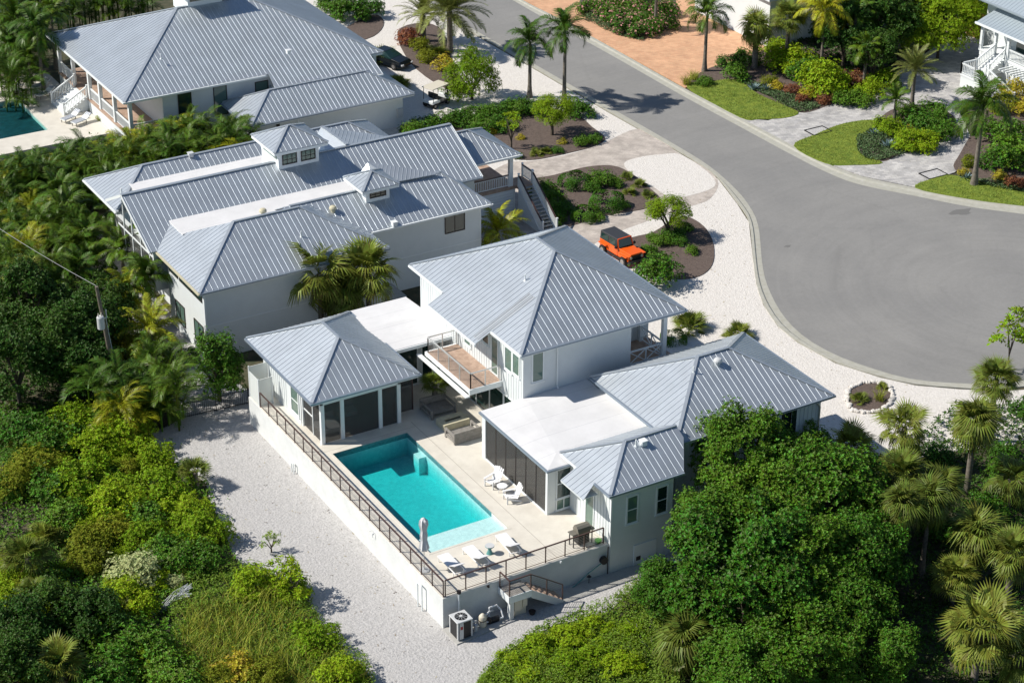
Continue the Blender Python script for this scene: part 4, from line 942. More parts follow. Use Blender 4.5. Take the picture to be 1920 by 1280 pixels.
# equipment below the deck
ac = thing('air_conditioner', 'grey outdoor air conditioner with black grilles at the deck corner', 'air conditioner', (.52, -1.1, 0))
MB().box(.07,.97,-1.55,-.65,.08,1.15).build('coil', 'black', ac)
mb = MB()
for x in (.05, .90):
    for y in (-1.57, -.72): MB().box(x, x+.09, y, y+.09, .08, 1.16).build('corner_post', 'ac_grey', ac)
MB().box(.18,.42,-1.585,-1.552,.08,1.15).build('service_panel', 'ac_grey', ac)
mb = MB().box(.02,1.02,-1.6,-.6,1.16,1.24); mb.build('top', 'ac_grey', ac, bevel=.03)
MB().cyl((.52,-1.1,1.241), (.52,-1.1,1.25), .36, n=24).build('fan_grille', 'black', ac); MB().cyl((.52,-1.1,1.25), (.52,-1.1,1.29), .09, n=16).build('fan_hub', 'ac_grey', ac)
fb_ = MB()
for k in range(10): a = k*.628; fb_.bar((.52,-1.1,1.262), (.52+.35*math.cos(a),-1.1+.35*math.sin(a),1.262), .014, .01)
fb_.build('guard', 'ac_grey', ac); MB().box(.22,.38,-1.592,-1.586,.72,.92).build('badge', 'red', ac)
sheet('equipment_pad', [(-.1,-1.75), (3.2,-1.45), (3.2,-.1), (-.1,-.1)], .12, 'slab')
ac.location.z = .12
pf = thing('pool_filter', 'cream pool filter tank with pipes beside the air conditioner', 'pool filter', (1.95, -1.0, .12))
MB().lathe((1.95,-1.0,.12), [(.2,0),(.22,.1),(.22,.62),(.2,.7),(.1,.82),(.04,.86)], 18).build('tank', 'cream', pf); MB().lathe((1.95,-1.0,.12+.42), [(.235,0),(.235,.05)], 18).build('clamp', 'darkframe', pf)
MB().tube([(2.15,-1.0,.3), (2.6,-1.0,.3), (2.6,-.6,.3), (2.6,-.6,.9), (3.0,-.6,.9)], .05).tube([(2.1,-.8,.5), (2.5,-.75,.75), (2.9,-.5,.55)], .045).build('pipe', 'plastic', pf)
pp = thing('pool_pump', 'small black pool pump with white pipes next to the filter tank', 'pool pump', (2.75, -.95, .12))
MB().cyl((2.5,-.95,.32), (3.0,-.95,.32), .14, n=14).box(2.45,3.0,-1.05,-.85,.12,.2).build('motor', 'black', pp); MB().lathe((2.4,-.95,.14), [(.13,0),(.13,.28),(.1,.36)], 14).build('strainer', 'darkframe', pp)
MB().tube([(3.0,-1.05,.3), (3.25,-1.05,.3), (3.25,-.8,.65), (3.05,-.6,.95)], .05).build('pipe', 'plastic', pp)
cl_ = thing('chlorinator', 'grey valve manifold with pipes between the air conditioner and filter', 'pipe manifold', (1.45, -.95, .12))
MB().tube([(1.25,-.9,.12), (1.25,-.9,.55), (1.6,-.9,.55), (1.6,-.9,.2), (1.75,-1.0,.2)], .045).cyl((1.4,-1.2,.12), (1.4,-1.2,.55), .1, n=12).build('pipe', 'ac_grey', cl_); MB().cyl((1.25,-.9,.55), (1.25,-.9,.66), .07, n=10).build('valve', 'black', cl_)
eb = thing('electric_panel', 'cream electric panel boxes under the stair landing', 'electric panel', (4.3, -1.0, 0))
for x, z0, w_, h_ in ((3.95,.45,.5,.9), (4.5,.6,.28,.65)): MB().box(x, x+w_, -1.1, -.92, z0, z0+h_).build('box', 'cream', eb)
MB().box(4.0,4.75,-1.0,-.96,0,.6).build('support', 'cream', eb)
tag(MB().lathe((4.98,-1.3,.06), [(.14,0),(.2,.16),(.21,.2),(.16,.2)], 16).build('flower_pot', 'darkframe'), 'dark round flower pot on the gravel under the stairs', 'flower pot')
vp = thing('vent_stack', 'white standpipe with dark cap on the deck wall above the air conditioner', 'vent pipe', (.95, -.12, .1))
MB().cyl((.95,-.12,.1), (.95,-.12,2.15), .07, n=12).build('pipe', 'trim', vp); MB().cyl((.95,-.12,2.15), (.95,-.12,2.32), .12, n=12).build('cap', 'darkframe', vp)
tag(MB().tube([(-.22,2.55,.02), (-.22,2.55,1.7), (-.22,2.05,1.7), (-.22,2.05,.02)], .045).build('wall_pipe', 'trim'), 'tall white pipe loop standing against the deck wall', 'pipe')
tag(MB().tube([(-.2,19.2,.02), (-.2,19.2,.75), (-.2,18.9,.75), (-.2,18.9,.02)], .045).build('wall_pipe', 'trim'), 'short white pipe loop low against the deck wall near its far end', 'pipe')
tp = thing('hose_bib', 'white hose bib with hook halfway along the deck wall', 'hose bib', (-.05, 8.2, 1.7)); MB().tube([(-.02,8.2,1.7), (-.16,8.2,1.7), (-.16,8.2,1.45)], .03).build('spout', 'plastic', tp); MB().tube([(-.02,8.45,1.75), (-.2,8.45,1.75), (-.2,8.6,1.62)], .022).build('hook', 'plastic', tp)
hr = thing('hose_reel', 'dark hose reel with hose on the shaded deck wall', 'hose reel', (10.5, -.05, .9))
MB().cyl((10.45,-.28,1.15), (10.45,-.05,1.15), .24, n=16).build('reel', 'black', hr); MB().tube([(10.3,-.15,.98), (9.4,-.12,.55), (8.6,-.2,.12), (8.3,-.25,.07)], .035).build('hose', 'teal', hr)
lt = thing('path_light', 'small black garden light by the sloping hose on the stepping slabs', 'garden light', (9.35, -.35, .05)); MB().cyl((9.35,-.35,.05), (9.35,-.35,.5), .02, n=8).build('stake', 'black', lt); MB().cyl((9.35,-.35,.5), (9.35,-.35,.6), .14, .05, n=14).build('shade', 'black', lt)
for x, lab in ((2.85, 'small dark spot lamp on the deck wall left of the stairs'), (7.6, 'small white round wall lamp on the shaded deck wall')):
    tag(MB().cyl((x,-.12,1.9), (x,.0,1.9), .06, n=10).box(x-.05,x+.05,-.12,-.02,1.94,1.98).build('wall_lamp', 'darkframe' if x < 4 else 'trim'), lab, 'wall lamp')
tag(MB().tube([(10.75,-.13,1.95), (10.72,-.14,1.2), (10.75,-.15,.1)], .03).build('wall_conduit', 'darkframe'), 'dark conduit running down where the deck wall meets the house', 'conduit')
# sofa seen through the pool house screens
ps = thing('daybed', 'pale upholstered daybed inside the screened pool house', 'daybed', (2.4, 19.6, D)); MB().box(1.9,3.3,18.9,20.4,D+.12,D+.42).build('mattress', 'trim', ps, bevel=.05); MB().box(1.85,3.35,20.4,20.6,D,D+.8).build('backrest', 'canvas', ps)
pc = thing('armchair', 'pale armchair deep inside the screened pool house', 'armchair', (4.6, 20.6, D)); MB().box(4.2,5.0,20.2,21.0,D+.1,D+.45).build('seat', 'trim', pc, bevel=.05); MB().box(4.15,5.05,21.0,21.2,D,D+.95).build('backrest', 'trim', pc)

# ------------------------------------------------------------------ utility pole
up_ = thing('utility_pole', 'leaning wooden utility pole with a pale transformer rising from the thicket', 'utility pole', (-6.31, 32.75, 0))
pt_ = Vector((-7.05, 33.0, 8.65)); pb0 = Vector((-6.31, 32.75, 0)); pd0 = pt_-pb0
MB().cyl(pb0, pt_, .17, .11, n=12).build('pole', 'pole', up_)
tz = pb0+pd0*.72; MB().lathe((tz.x-.28, tz.y-.3, tz.z-.45), [(.2,0),(.24,.05),(.24,.85),(.2,.92)], 16).build('transformer', 'ac_grey', up_)
for dx in (-.35, -.15): MB().cyl((tz.x+dx-.05, tz.y-.3, tz.z+.45), (tz.x+dx-.05, tz.y-.3, tz.z+.7), .045, .03, n=8).build('bushing', 'cream', up_)
MB().cyl((tz.x+.2, tz.y-.1, tz.z+.2), (tz.x+.2, tz.y-.1, tz.z+.75), .04, n=8).bar((tz.x-.3,tz.y-.15,tz.z+.1), (tz.x+.25,tz.y-.1,tz.z+.2), .06, .06).build('cutout', 'ac_grey', up_)
MB().tube([tz+Vector((.15,-.1,.2)), pb0+pd0*.6+Vector((.17,-.05,0)), pb0+pd0*.4+Vector((.19,-.03,0))], .025).build('lead', 'ac_grey', up_)
w0 = pt_+U*.05; w1 = G(-260, 235, 9.0); pts = [w0+(w1-w0)*t+Vector((0,0,-2.2*4*t*(1-t)*.35)) for t in np.linspace(0,1,14)]
tag(MB().tube(pts, .017, 5).build('power_line', 'wire'), 'pale power line sagging from the utility pole out of the left edge', 'power line')

# ------------------------------------------------------------------ vehicles
def wheel(parent, x, y, r, w_, sx):
    t = MB().cyl((x-w_/2,y,r), (x+w_/2,y,r), r, n=20).build('wheel', 'tyre', parent); MB().cyl((x+sx*(w_/2-.01),y,r), (x+sx*(w_/2+.012),y,r), r*.55, n=16).build('rim', 'cable', t)
def loft(mb, secs):
    "secs: list of (y, [(x,z)...]) cross sections"
    n = len(secs[0][1])
    b = len(mb.v)
    for y, s in secs: mb.v += [(x, y, z) for x, z in s]
    for k in range(len(secs)-1):
        for i in range(n): mb.f.append((b+k*n+i, b+k*n+(i+1) % n, b+(k+1)*n+(i+1) % n, b+(k+1)*n+i))
    mb.f.append(tuple(b+i for i in range(n))[::-1]); mb.f.append(tuple(b+(len(secs)-1)*n+i for i in range(n))); return mb
jp = thing('parked_car', 'bright orange boxy two door off-roader with black hard top on the paver drive', 'car')
mb = MB(); mb.box(-.72,.72,-.55,1.85,.50,1.12); mb.box(-.70,.70,-2.0,-.55,.50,.95); mb.build('body', 'orange', jp, bevel=.04)
mb = loft(MB(), [(-1.98, [(-.55,.93),(.55,.93),(.52,1.06),(-.52,1.06)]), (-.55, [(-.70,.94),(.70,.94),(.66,1.16),(-.66,1.16)])]); mb.build('hood', 'orange', jp, bevel=.03)
for s in (-1, 1):
    mb = MB(); a, b = sorted((s*.60, s*.95))
    mb.box(a, b, -1.95,-.95,.86,.94); mb.box(a, b, .75,1.75,.86,.94); mb.build('fender', 'orange', jp, bevel=.03)
    MB().bar((s*.74,-.5,1.18), (s*.95,-.5,1.24), .14, .16).build('mirror', 'black', jp)
mb = loft(MB(), [(-.35, [(-.70,1.10),(.70,1.10),(.63,1.78),(-.63,1.78)]), (1.86, [(-.71,1.10),(.71,1.10),(.64,1.74),(-.64,1.74)])])
mb.build('hard_top', 'softtop', jp, bevel=.05)
mb = MB().add([(-.66,-.58,1.14),(.66,-.58,1.14),(.58,-.37,1.72),(-.58,-.37,1.72),(-.66,-.54,1.14),(.66,-.54,1.14),(.58,-.33,1.72),(-.58,-.33,1.72)], [(0,1,2,3),(7,6,5,4),(0,4,5,1),(1,5,6,2),(2,6,7,3),(3,7,4,0)])
mb.build('windscreen', 'glass', jp)
mb = MB(); mb.bar((-.68,-.6,1.14), (-.60,-.38,1.76), .08, .06); mb.bar((.68,-.6,1.14), (.60,-.38,1.76), .08, .06); mb.bar((-.60,-.38,1.76), (.60,-.38,1.76), .07, .06); mb.bar((-.66,-.61,1.14), (.66,-.61,1.14), .08, .05); mb.build('windscreen_frame', 'orange', jp)
for s in (-1, 1):
    mb = MB(); a = .705; mb.add([(s*a,-.22,1.16),(s*a,.55,1.16),(s*.655,.55,1.66),(s*.665,-.16,1.66)], [(0,1,2,3)]); mb.add([(s*.712,.75,1.18),(s*.715,1.7,1.18),(s*.665,1.68,1.62),(s*.664,.75,1.64)], [(0,1,2,3)]); mb.build('side_window', 'glass', jp)
MB().box(-.78,.78,-2.25,-2.02,.45,.64).build('bumper', 'black', jp); MB().box(-.42,.42,-2.03,-2.0,.62,.95).build('grille', 'black', jp)
for s in (-.5, .5): MB().cyl((s,-2.04,.8), (s,-2.0,.8), .1, n=14).build('headlight', 'cream', jp)
for sx in (-1, 1):
    for y in (-1.42, 1.25): wheel(jp, sx*.78, y, .40, .26, sx)
for s in (-1, 1):
    mb = MB(); x0_, x1_ = sorted((s*.722, s*.726)); mb.box(x0_, x1_, -.40, -.385, .56, 1.12); mb.box(x0_, x1_, .60, .615, .56, 1.12); mb.box(x0_, x1_, .40, .55, .98, 1.01); mb.build('door_seam', 'black', jp)
    MB().box(min(s*.70, s*.80), max(s*.70, s*.80), -.95, .75, .36, .50).build('sill', 'black', jp)
MB().box(-.6, .6, -.72, -.60, 1.145, 1.165).build('cowl', 'black', jp)
MB().cyl((0,1.9,.95), (0,2.12,.95), .39, n=20).build('spare_wheel', 'tyre', jp)
jp.location = (34.35, 34.6, .066); jp.rotation_euler = (0, 0, .06); jp.scale = (1.0, .95, 1.02)
cr = thing('parked_car', 'dark saloon car parked behind a palm on the white drive of the hip roofed house', 'car')
def sec(w_, z0, z1, t=.8): return [(-w_,z0),(w_,z0),(w_,(z0+z1)/2),(w_*t,z1),(-w_*t,z1),(-w_,(z0+z1)/2)]
mb = loft(MB(), [(-2.3, sec(.75,.35,.62)), (-2.0, sec(.88,.28,.82)), (-.9, sec(.92,.26,.95)), (1.3, sec(.92,.26,1.0)), (2.1, sec(.88,.3,.98)), (2.35, sec(.78,.4,.8))]); mb.build('body', 'navy', cr, smooth=False, bevel=.04)
mb = loft(MB(), [(-.95, sec(.82,.9,.96,.9)), (-.1, sec(.8,.9,1.4,.72)), (1.0, sec(.8,.9,1.42,.72)), (1.95, sec(.8,.92,1.0,.9))]); mb.build('cabin', 'glass', cr)
mb = loft(MB(), [(-.05, sec(.60,1.385,1.43,.9)), (1.0, sec(.60,1.40,1.45,.9))]); mb.build('car_roof', 'navy', cr)
for s in (-.62, .62): MB().box(s-.14,s+.14,-2.34,-2.2,.52,.64).build('headlight', 'ac_grey', cr)
for sx in (-1, 1):
    for y in (-1.4, 1.4): wheel(cr, sx*.83, y, .33, .22, sx)
v = G(729, 112, .5); cr.location = (v.x, v.y, .06); cr.rotation_euler = (0, 0, .35)
gc = thing('golf_cart', 'golf cart with a cream canopy parked beside the feathery round tree', 'golf cart')
MB().box(-.6,.6,-1.2,1.1,.28,.42).build('chassis', 'black', gc); MB().box(-.58,.58,-1.3,-.85,.42,.8).build('front_cowl', 'trim', gc, bevel=.06); MB().box(-.6,.6,.1,1.1,.42,.7).build('rear_body', 'trim', gc, bevel=.05)
MB().box(-.55,.55,-.15,.35,.7,.82).box(-.55,.55,.35,.45,.82,1.25).build('seat', 'black', gc); MB().box(-.66,.66,-1.0,1.15,1.82,1.90).build('canopy', 'cream', gc, bevel=.03)
for x in (-.58, .58):
    for y, y2 in ((-.9,-.8), (1.0,1.0)): MB().bar((x,y,.6), (x,y2,1.84), .04, .04).build('strut', 'black', gc)
for sx in (-1, 1):
    for y in (-.85, .8): wheel(gc, sx*.55, y, .23, .2, sx)
v = G(818, 190, .4); gc.location = (v.x, v.y, .06); gc.rotation_euler = (0, 0, 1.9)

# ------------------------------------------------------------------ small things
def striped(x, y, z, rz, label):
    r = thing('striped_lounger', label, 'sun lounger', (0,0,0), 'striped loungers by the dark pool')
    for nm, a, b, z0, z1 in (('seat', -.9, .35, .32, .40), ):
        mb = MB().box(-.32,.32,a,b,z0,z1); mb.build('cushion', 'trim', r)
    MB().bar((0,.33,.36), (0,.95,.72), .64, .08).build('backrest', 'trim', r)
    s = MB()
    for k in range(4): t = -.25+k*.165; s.box(t,t+.07,-.9,.33,.401,.406)
    s.build('stripe', 'blue', r)
    s = MB()
    for k in range(4): t = -.215+k*.165; s.bar((t,.35,.412), (t,.95,.765), .07, .006)
    s.build('backrest_stripe', 'blue', r)
    for sx in (-.27,.27):
        for yy in (-.8,.3): MB().box(sx-.03,sx+.03,yy,yy+.06,0,.32).build('leg', 'graywood', r)
    r.location = (x, y, z); r.rotation_euler = (0, 0, rz)
for px, py, lab in ((76,160,'striped lounger farthest back by the dark pool and the veranda steps'), (84,175,'striped lounger second from the back by the dark pool'), (132,220,'striped lounger on the terrace left of its neighbour nearest the palm hedge'), (152,226,'striped lounger closest to the palm hedge by the dark pool')):
    v = G(px, py, .9); striped(v.x, v.y, .6, -1.2, lab)
for px, py, lab in ((1534,246,'dark framed drain grate with gravel in the paver court between the two lawns'), (1750,327,'dark framed drain grate in the paver court beside the lower right lawn')):
    v = G(px, py, .1); r = thing('drain_grate', lab, 'drain grate', (v.x, v.y, .105), 'drain grates in the paver court')
    fr_ = MB()
    for a in ((-1.0,1.0,-.7,-.62), (-1.0,1.0,.62,.7), (-1.0,-.92,-.62,.62), (.92,1.0,-.62,.62)): fr_.box(v.x+a[0], v.x+a[1], v.y+a[2], v.y+a[3], .104, .17)
    fr_.build('frame', 'black', r); MB().box(v.x-.92, v.x+.92, v.y-.62, v.y+.62, .104, .13).build('gravel', 'gravel', r)
# rocks round the small oval bed
rk = gp(spline([(1588,745),(1600,725),(1630,716),(1662,722),(1674,742),(1664,760),(1635,772),(1600,768)], 7), .1)
proto = None
for i, (x, y) in enumerate(rk):
    if proto is None:
        me = bpy.data.meshes.new('border_stone'); mb = MB().lathe((0,0,0), [(.10,0),(.17,.06),(.13,.15),(.04,.18)], 7)
        o = mb.build('border_stone', 'shell'); proto = o
    else: o = proto.copy(); COL.objects.link(o)
    tag(o, 'pale stone in the border round the small oval bed', 'stone', 'stones round the oval bed')
    o.location = (x+random.Random(i).uniform(-.08,.08), y+random.Random(i+99).uniform(-.08,.08), .05); o.rotation_euler = (0,0,i*1.3); o.scale = (1+.4*math.sin(i*2.1), 1+.3*math.cos(i*1.7), 1)
# road stains
for px, py, s in ((1803,398,.8), (1477,462,.25)):
    v = G(px, py, 0); pts = [(v.x+s*(1+.4*math.sin(3*a+px))*1.2*math.cos(a), v.y+s*.6*(1+.3*math.cos(2*a+py))*math.sin(a)) for a in np.linspace(0, 6.28, 13)[:-1]]
    sheet('road_stain', pts, .016, M.setdefault('stain', mat('oil_stain', (.155,.152,.145), .8)), th=.003)
# iron fence behind the gravel lot
fe = thing('iron_fence', 'low black iron picket fence at the far end of the gravel lot', 'fence', tuple(G(290, 806, 0)))
a, b, c = G(292,812,0), G(345,785,0), G(466,758,0); mb = MB(); n = 0
for p, q in ((a,b), (b,c)):
    L = (q-p).length; k = int(L/.13)
    for i in range(k): s = p+(q-p)*i/k; mb.bar(s, s+U*1.2, .02, .02)
    mb.bar(p+U*1.1, q+U*1.1, .035, .04); mb.bar(p+U*.15, q+U*.15, .035, .04)
mb.build('picket', 'black', fe)
for s in (a, b, (b+c)/2, c): MB().bar(s, s+U*1.3, .06, .06).build('post', 'black', fe)

# ------------------------------------------------------------------ plants: mesh kinds
def npmesh(name, V, F, m):
    me = bpy.data.meshes.new(name); me.from_pydata(V.tolist() if hasattr(V, 'tolist') else V, [], F.tolist() if hasattr(F, 'tolist') else F)
    for k in (m if isinstance(m, (list, tuple)) else [m]): me.materials.append(M[k])
    return me
def frame(Dv):
    Dv = Dv/np.linalg.norm(Dv, axis=1, keepdims=True)
    ref = np.where(np.abs(Dv[:, 2:3]) > .9, np.array([[1., 0, 0]]), np.array([[0, 0, 1.]]))
    A = np.cross(Dv, ref); A /= np.linalg.norm(A, axis=1, keepdims=True); B = np.cross(Dv, A); return Dv, A, B
def rosettes(P, Dv, size, nl, wid, r, cup=.45, stem=.0):
    "leaf rosettes at points P facing Dv; every leaf is one small rhombus"
    N = len(P); Dv, A, B = frame(Dv); Vs = []; 
    ph = r.uniform(0, 6.28, N)
    for k in range(nl):
        a = ph+6.2832*k/nl+r.normal(0, .25, N); c = cup+r.normal(0, .25, N)
        rad = A*np.cos(a)[:, None]+B*np.sin(a)[:, None]
        L = rad+Dv*c[:, None]; L /= np.linalg.norm(L, axis=1, keepdims=True)
        s = (size*r.uniform(.7, 1.25, N))[:, None]
        tan = np.cross(L, Dv+r.normal(0, .25, (N, 3))); tan /= np.linalg.norm(tan, axis=1, keepdims=True)+1e-9
        b = P+Dv*stem*size; mid = b+L*s*.55+Dv*s*.06
        Vs.append(np.stack([b+L*s*.06, mid-tan*s*wid, b+L*s-Dv*s*.06, mid+tan*s*wid], 1))
    V = np.concatenate(Vs, 0).reshape(-1, 3); F = np.arange(len(V)).reshape(-1, 4); return V, F
def crown(seed, R, ncl, rc, nros, size, nl=5, wid=.26, flat=.0, lower=-.35, jit=.5, cup=.45, shoot=.22):
    "crown of overlapping leaf clumps inside an ellipsoid R=(rx,ry,rz), centred on the origin"
    r = np.random.default_rng(seed); Rv = np.array(R, float); C_ = []
    d = r.normal(0, 1, (ncl*3, 3)); d /= np.linalg.norm(d, axis=1, keepdims=True); d = d[d[:, 2] > lower][:ncl]
    C_ = d*Rv*(r.uniform(.35, 1.0, (len(d), 1))**.6)
    rcs = rc*r.uniform(.65, 1.3, len(d)); per = np.maximum(8, (nros*rcs**2/np.sum(rcs**2))).astype(int)
    P = []; Q = []
    for c, q, n in zip(C_, rcs, per):
        u = r.normal(0, 1, (n, 3)); u /= np.linalg.norm(u, axis=1, keepdims=True)
        u[:, 2] = np.where(u[:, 2] < -.45, -u[:, 2], u[:, 2])
        k = np.where(r.uniform(0, 1, (n, 1)) < shoot, r.uniform(1.0, 1.42, (n, 1)), r.uniform(.7, 1.04, (n, 1))); P.append(c+(u+np.array([0, 0, .25])*(k > 1.04))*q*np.array([1, 1, .85])*k); Q.append(u*.8+np.array([0, 0, .55])+c/np.linalg.norm(Rv)*.6+r.normal(0, .3, (n, 3))*jit)
    P = np.concatenate(P); Q = np.concatenate(Q)
    return rosettes(P, Q, size, nl, wid, r, cup)
def ribbon(pts, w, up):
    pass
def feather(L, n, ll, droop, r, lift=.5, vee=.35, lw=.045, curl=.35, twist=0.):
    "one pinnate frond along +x rising then arching down"
    t = np.linspace(.12, 1, n); ang = lift-droop*t**1.4*1.0
    xs = np.cumsum(np.cos(lift-droop*np.linspace(0, 1, 40)**1.4))*L/40; zs = np.cumsum(np.sin(lift-droop*np.linspace(0, 1, 40)**1.4))*L/40
    X = np.interp(t, np.linspace(0, 1, 40), xs); Z = np.interp(t, np.linspace(0, 1, 40), zs)
    V = []; F = []
    prof = np.sin(np.pi*np.clip(t*.92+.06, 0, 1))**.6*ll
    for i in range(n):
        T = np.array([math.cos(ang[i]), 0, math.sin(ang[i])]); Nn = np.array([-math.sin(ang[i]), 0, math.cos(ang[i])])
        for s in (-1, 1):
            d = T*(.55+.3*t[i])+np.array([0, s, 0])*.85+Nn*(vee+r.normal(0, .12)); d /= np.linalg.norm(d)
            l_ = prof[i]*r.uniform(.85, 1.15); b = np.array([X[i], 0, Z[i]]); m = b+d*l_*.5; e = b+d*l_+np.array([0, 0, -curl*l_])
            wv = np.cross(d, Nn); wv /= np.linalg.norm(wv); o = len(V)
            V += [b-wv*lw*.5, b+wv*lw*.5, m+wv*lw*.6, m-wv*lw*.6, e]
            F += [(o, o+1, o+2, o+3), (o+3, o+2, o+4)]
    o = len(V); w_ = .03  # midrib
    K = 8; tt = np.linspace(0, 1, K)
    for q in tt:
        x, z = np.interp(q, np.linspace(0, 1, 40), xs), np.interp(q, np.linspace(0, 1, 40), zs); ww = w_*(1-q*.8)
        V += [np.array([x, -ww, z]), np.array([x, ww, z])]
    F += [(o+2*i, o+2*i+1, o+2*i+3, o+2*i+2) for i in range(K-1)]
    return np.array(V), F
def rot_place(V, az, el, base, roll=0.):
    ce, se = math.cos(el), math.sin(el); cr, sr = math.cos(roll), math.sin(roll)
    V = V@np.array([[1, 0, 0], [0, cr, sr], [0, -sr, cr]])
    V = V@np.array([[ce, 0, se], [0, 1, 0], [-se, 0, ce]]); ca, sa = math.cos(az), math.sin(az)
    return V@np.array([[ca, sa, 0], [-sa, ca, 0], [0, 0, 1]])+np.array(base)
def merge(parts):
    V = []; F = []; o = 0
    for v, f in parts: V.append(v); F += [tuple(int(i)+o for i in g_) for g_ in f]; o += len(v)
    return np.concatenate(V), F
def feather_palm(seed, nf, L, n=26, ll=.5, droop=1.5, els=(-.35, 1.25), lift=.35, lw=.045, curl=.35, base_r=.0, vee=.35):
    r = np.random.default_rng(seed); P = []
    for i in range(nf):
        q = (i+.5)/nf; el = els[0]+(els[1]-els[0])*q; az = i*2.39996+r.normal(0, .15)
        v, f = feather(L*r.uniform(.85, 1.1)*(1-.18*max(0, q-.7)), n, ll, droop*r.uniform(.8, 1.15)*(1-.35*q), r, lift, vee, lw, curl)
        P.append((rot_place(v, az, el, (base_r*math.cos(az), base_r*math.sin(az), 0), r.normal(0, .25)), f))
    return merge(P)
def areca(seed, ns=9, nf=6, L=1.9, H=(1.0, 3.2), spread=1.0):
    r = np.random.default_rng(seed); P = []
    for s in range(ns):
        a = s*2.4; rr = spread*math.sqrt((s+.5)/ns); bx, by = rr*math.cos(a), rr*math.sin(a); h = r.uniform(*H)*(1-.25*rr/spread)
        for i in range(nf):
            az = i*2.4+r.uniform(0, 6.28)/nf+s; el = r.uniform(.25, 1.15)
            v, f = feather(L*r.uniform(.75, 1.1), 26, .45, r.uniform(1.3, 2.2), r, .2, .4, .027, .32)
            P.append((rot_place(v, az, el, (bx, by, h), r.normal(0, .3)), f))
        K = 6; tv = []
        P.append((np.array([[bx+.05*math.cos(k*1.05), by+.05*math.sin(k*1.05), z] for z in (0, h) for k in range(K)]), [(k, (k+1) % K, K+(k+1) % K, K+k) for k in range(K)]))
    return merge(P)
def fan(r, pet, rad, nseg=20, arc=3.9, droop=.5, fold=.25):
    "one fan frond: petiole along +x, then a fan of narrow segments"
    V = []; F = []
    V += [np.array([0, -.02, 0]), np.array([0, .02, 0]), np.array([pet, .015, 0]), np.array([pet, -.015, 0])]; F.append((0, 1, 2, 3))
    for k in range(nseg):
        a = -arc/2+arc*k/(nseg-1); l_ = rad*(1-.35*abs(a/arc*2)**2)*r.uniform(.9, 1.08); w_ = rad*arc/nseg*.24
        d = np.array([math.cos(a), math.sin(a), fold*abs(math.sin(a))+.12]); d /= np.linalg.norm(d); pr = np.array([-math.sin(a), math.cos(a), 0])
        b = np.array([pet, 0, 0]); m = b+d*l_*.58; e = b+d*l_+np.array([0, 0, -droop*l_*r.uniform(.5, 1.2)]); o = len(V)
        V += [b, m-pr*w_, e, m+pr*w_]; F.append((o, o+1, o+2, o+3))
    return np.array(V), F
def fan_palm(seed, nf=34, pet=.9, rad=.95, els=(-.95, 1.35), droop=.45, nseg=20):
    r = np.random.default_rng(seed); P = []
    for i in range(nf):
        q = (i+.5)/nf; el = els[0]+(els[1]-els[0])*q**.85; az = i*2.39996+r.normal(0, .3); el += r.normal(0, .26); pet_ = pet*r.uniform(.7, 1.3)
        v, f = fan(r, pet_*(1-.25*q), rad*r.uniform(.85, 1.1), nseg, 3.9, droop*(1.25-.6*q))
        x = v.copy(); k = .55; v = rot_place(v, 0, 0, (0, 0, 0), r.normal(0, .3)); 
        v[:, 2] -= .12*np.clip(v[:, 0]-.2, 0, 9)**2
        P.append((rot_place(v, az, el, (0, 0, 0)), f))
    return merge(P)
def dead_skirt(seed, nf=12, rad=.8):
    r = np.random.default_rng(seed); P = []
    for i in range(nf):
        v, f = fan(r, .6, rad*.8, 9, 2.0, 1.0); P.append((rot_place(v, i*2.4, -1.15+r.normal(0, .12), (0, 0, -.1), r.normal(0, .5)), f))
    return merge(P)
def blades(P, h, w_, lean, r, nb=1, tip=.0):
    N = len(P); out = []
    for _ in range(nb):
        a = r.uniform(0, 6.28, N); b = r.uniform(0, 6.28, N); hh = h*r.uniform(.6, 1.2, N); ln = lean*r.uniform(.3, 1.2, N)*hh
        d = np.stack([np.cos(a), np.sin(a), np.zeros(N)], 1); s = np.stack([np.cos(b), np.sin(b), np.zeros(N)], 1)*w_
        up = np.zeros((N, 3)); up[:, 2] = hh
        m = P+d*(ln*.35)[:, None]+up*.6; e = P+d*ln[:, None]+up*.95
        out.append(np.stack([P-s*.6, P+s*.6, m+s*.7, m-s*.7], 1)); out.append(np.stack([m-s*.7, m+s*.7, e+s*.08, e-s*.08], 1))
    V = np.concatenate(out).reshape(-1, 3); return V, np.arange(len(V)).reshape(-1, 4)
K = {}
def kind(name, vf, m): K[name] = npmesh(name, vf[0], vf[1], m)
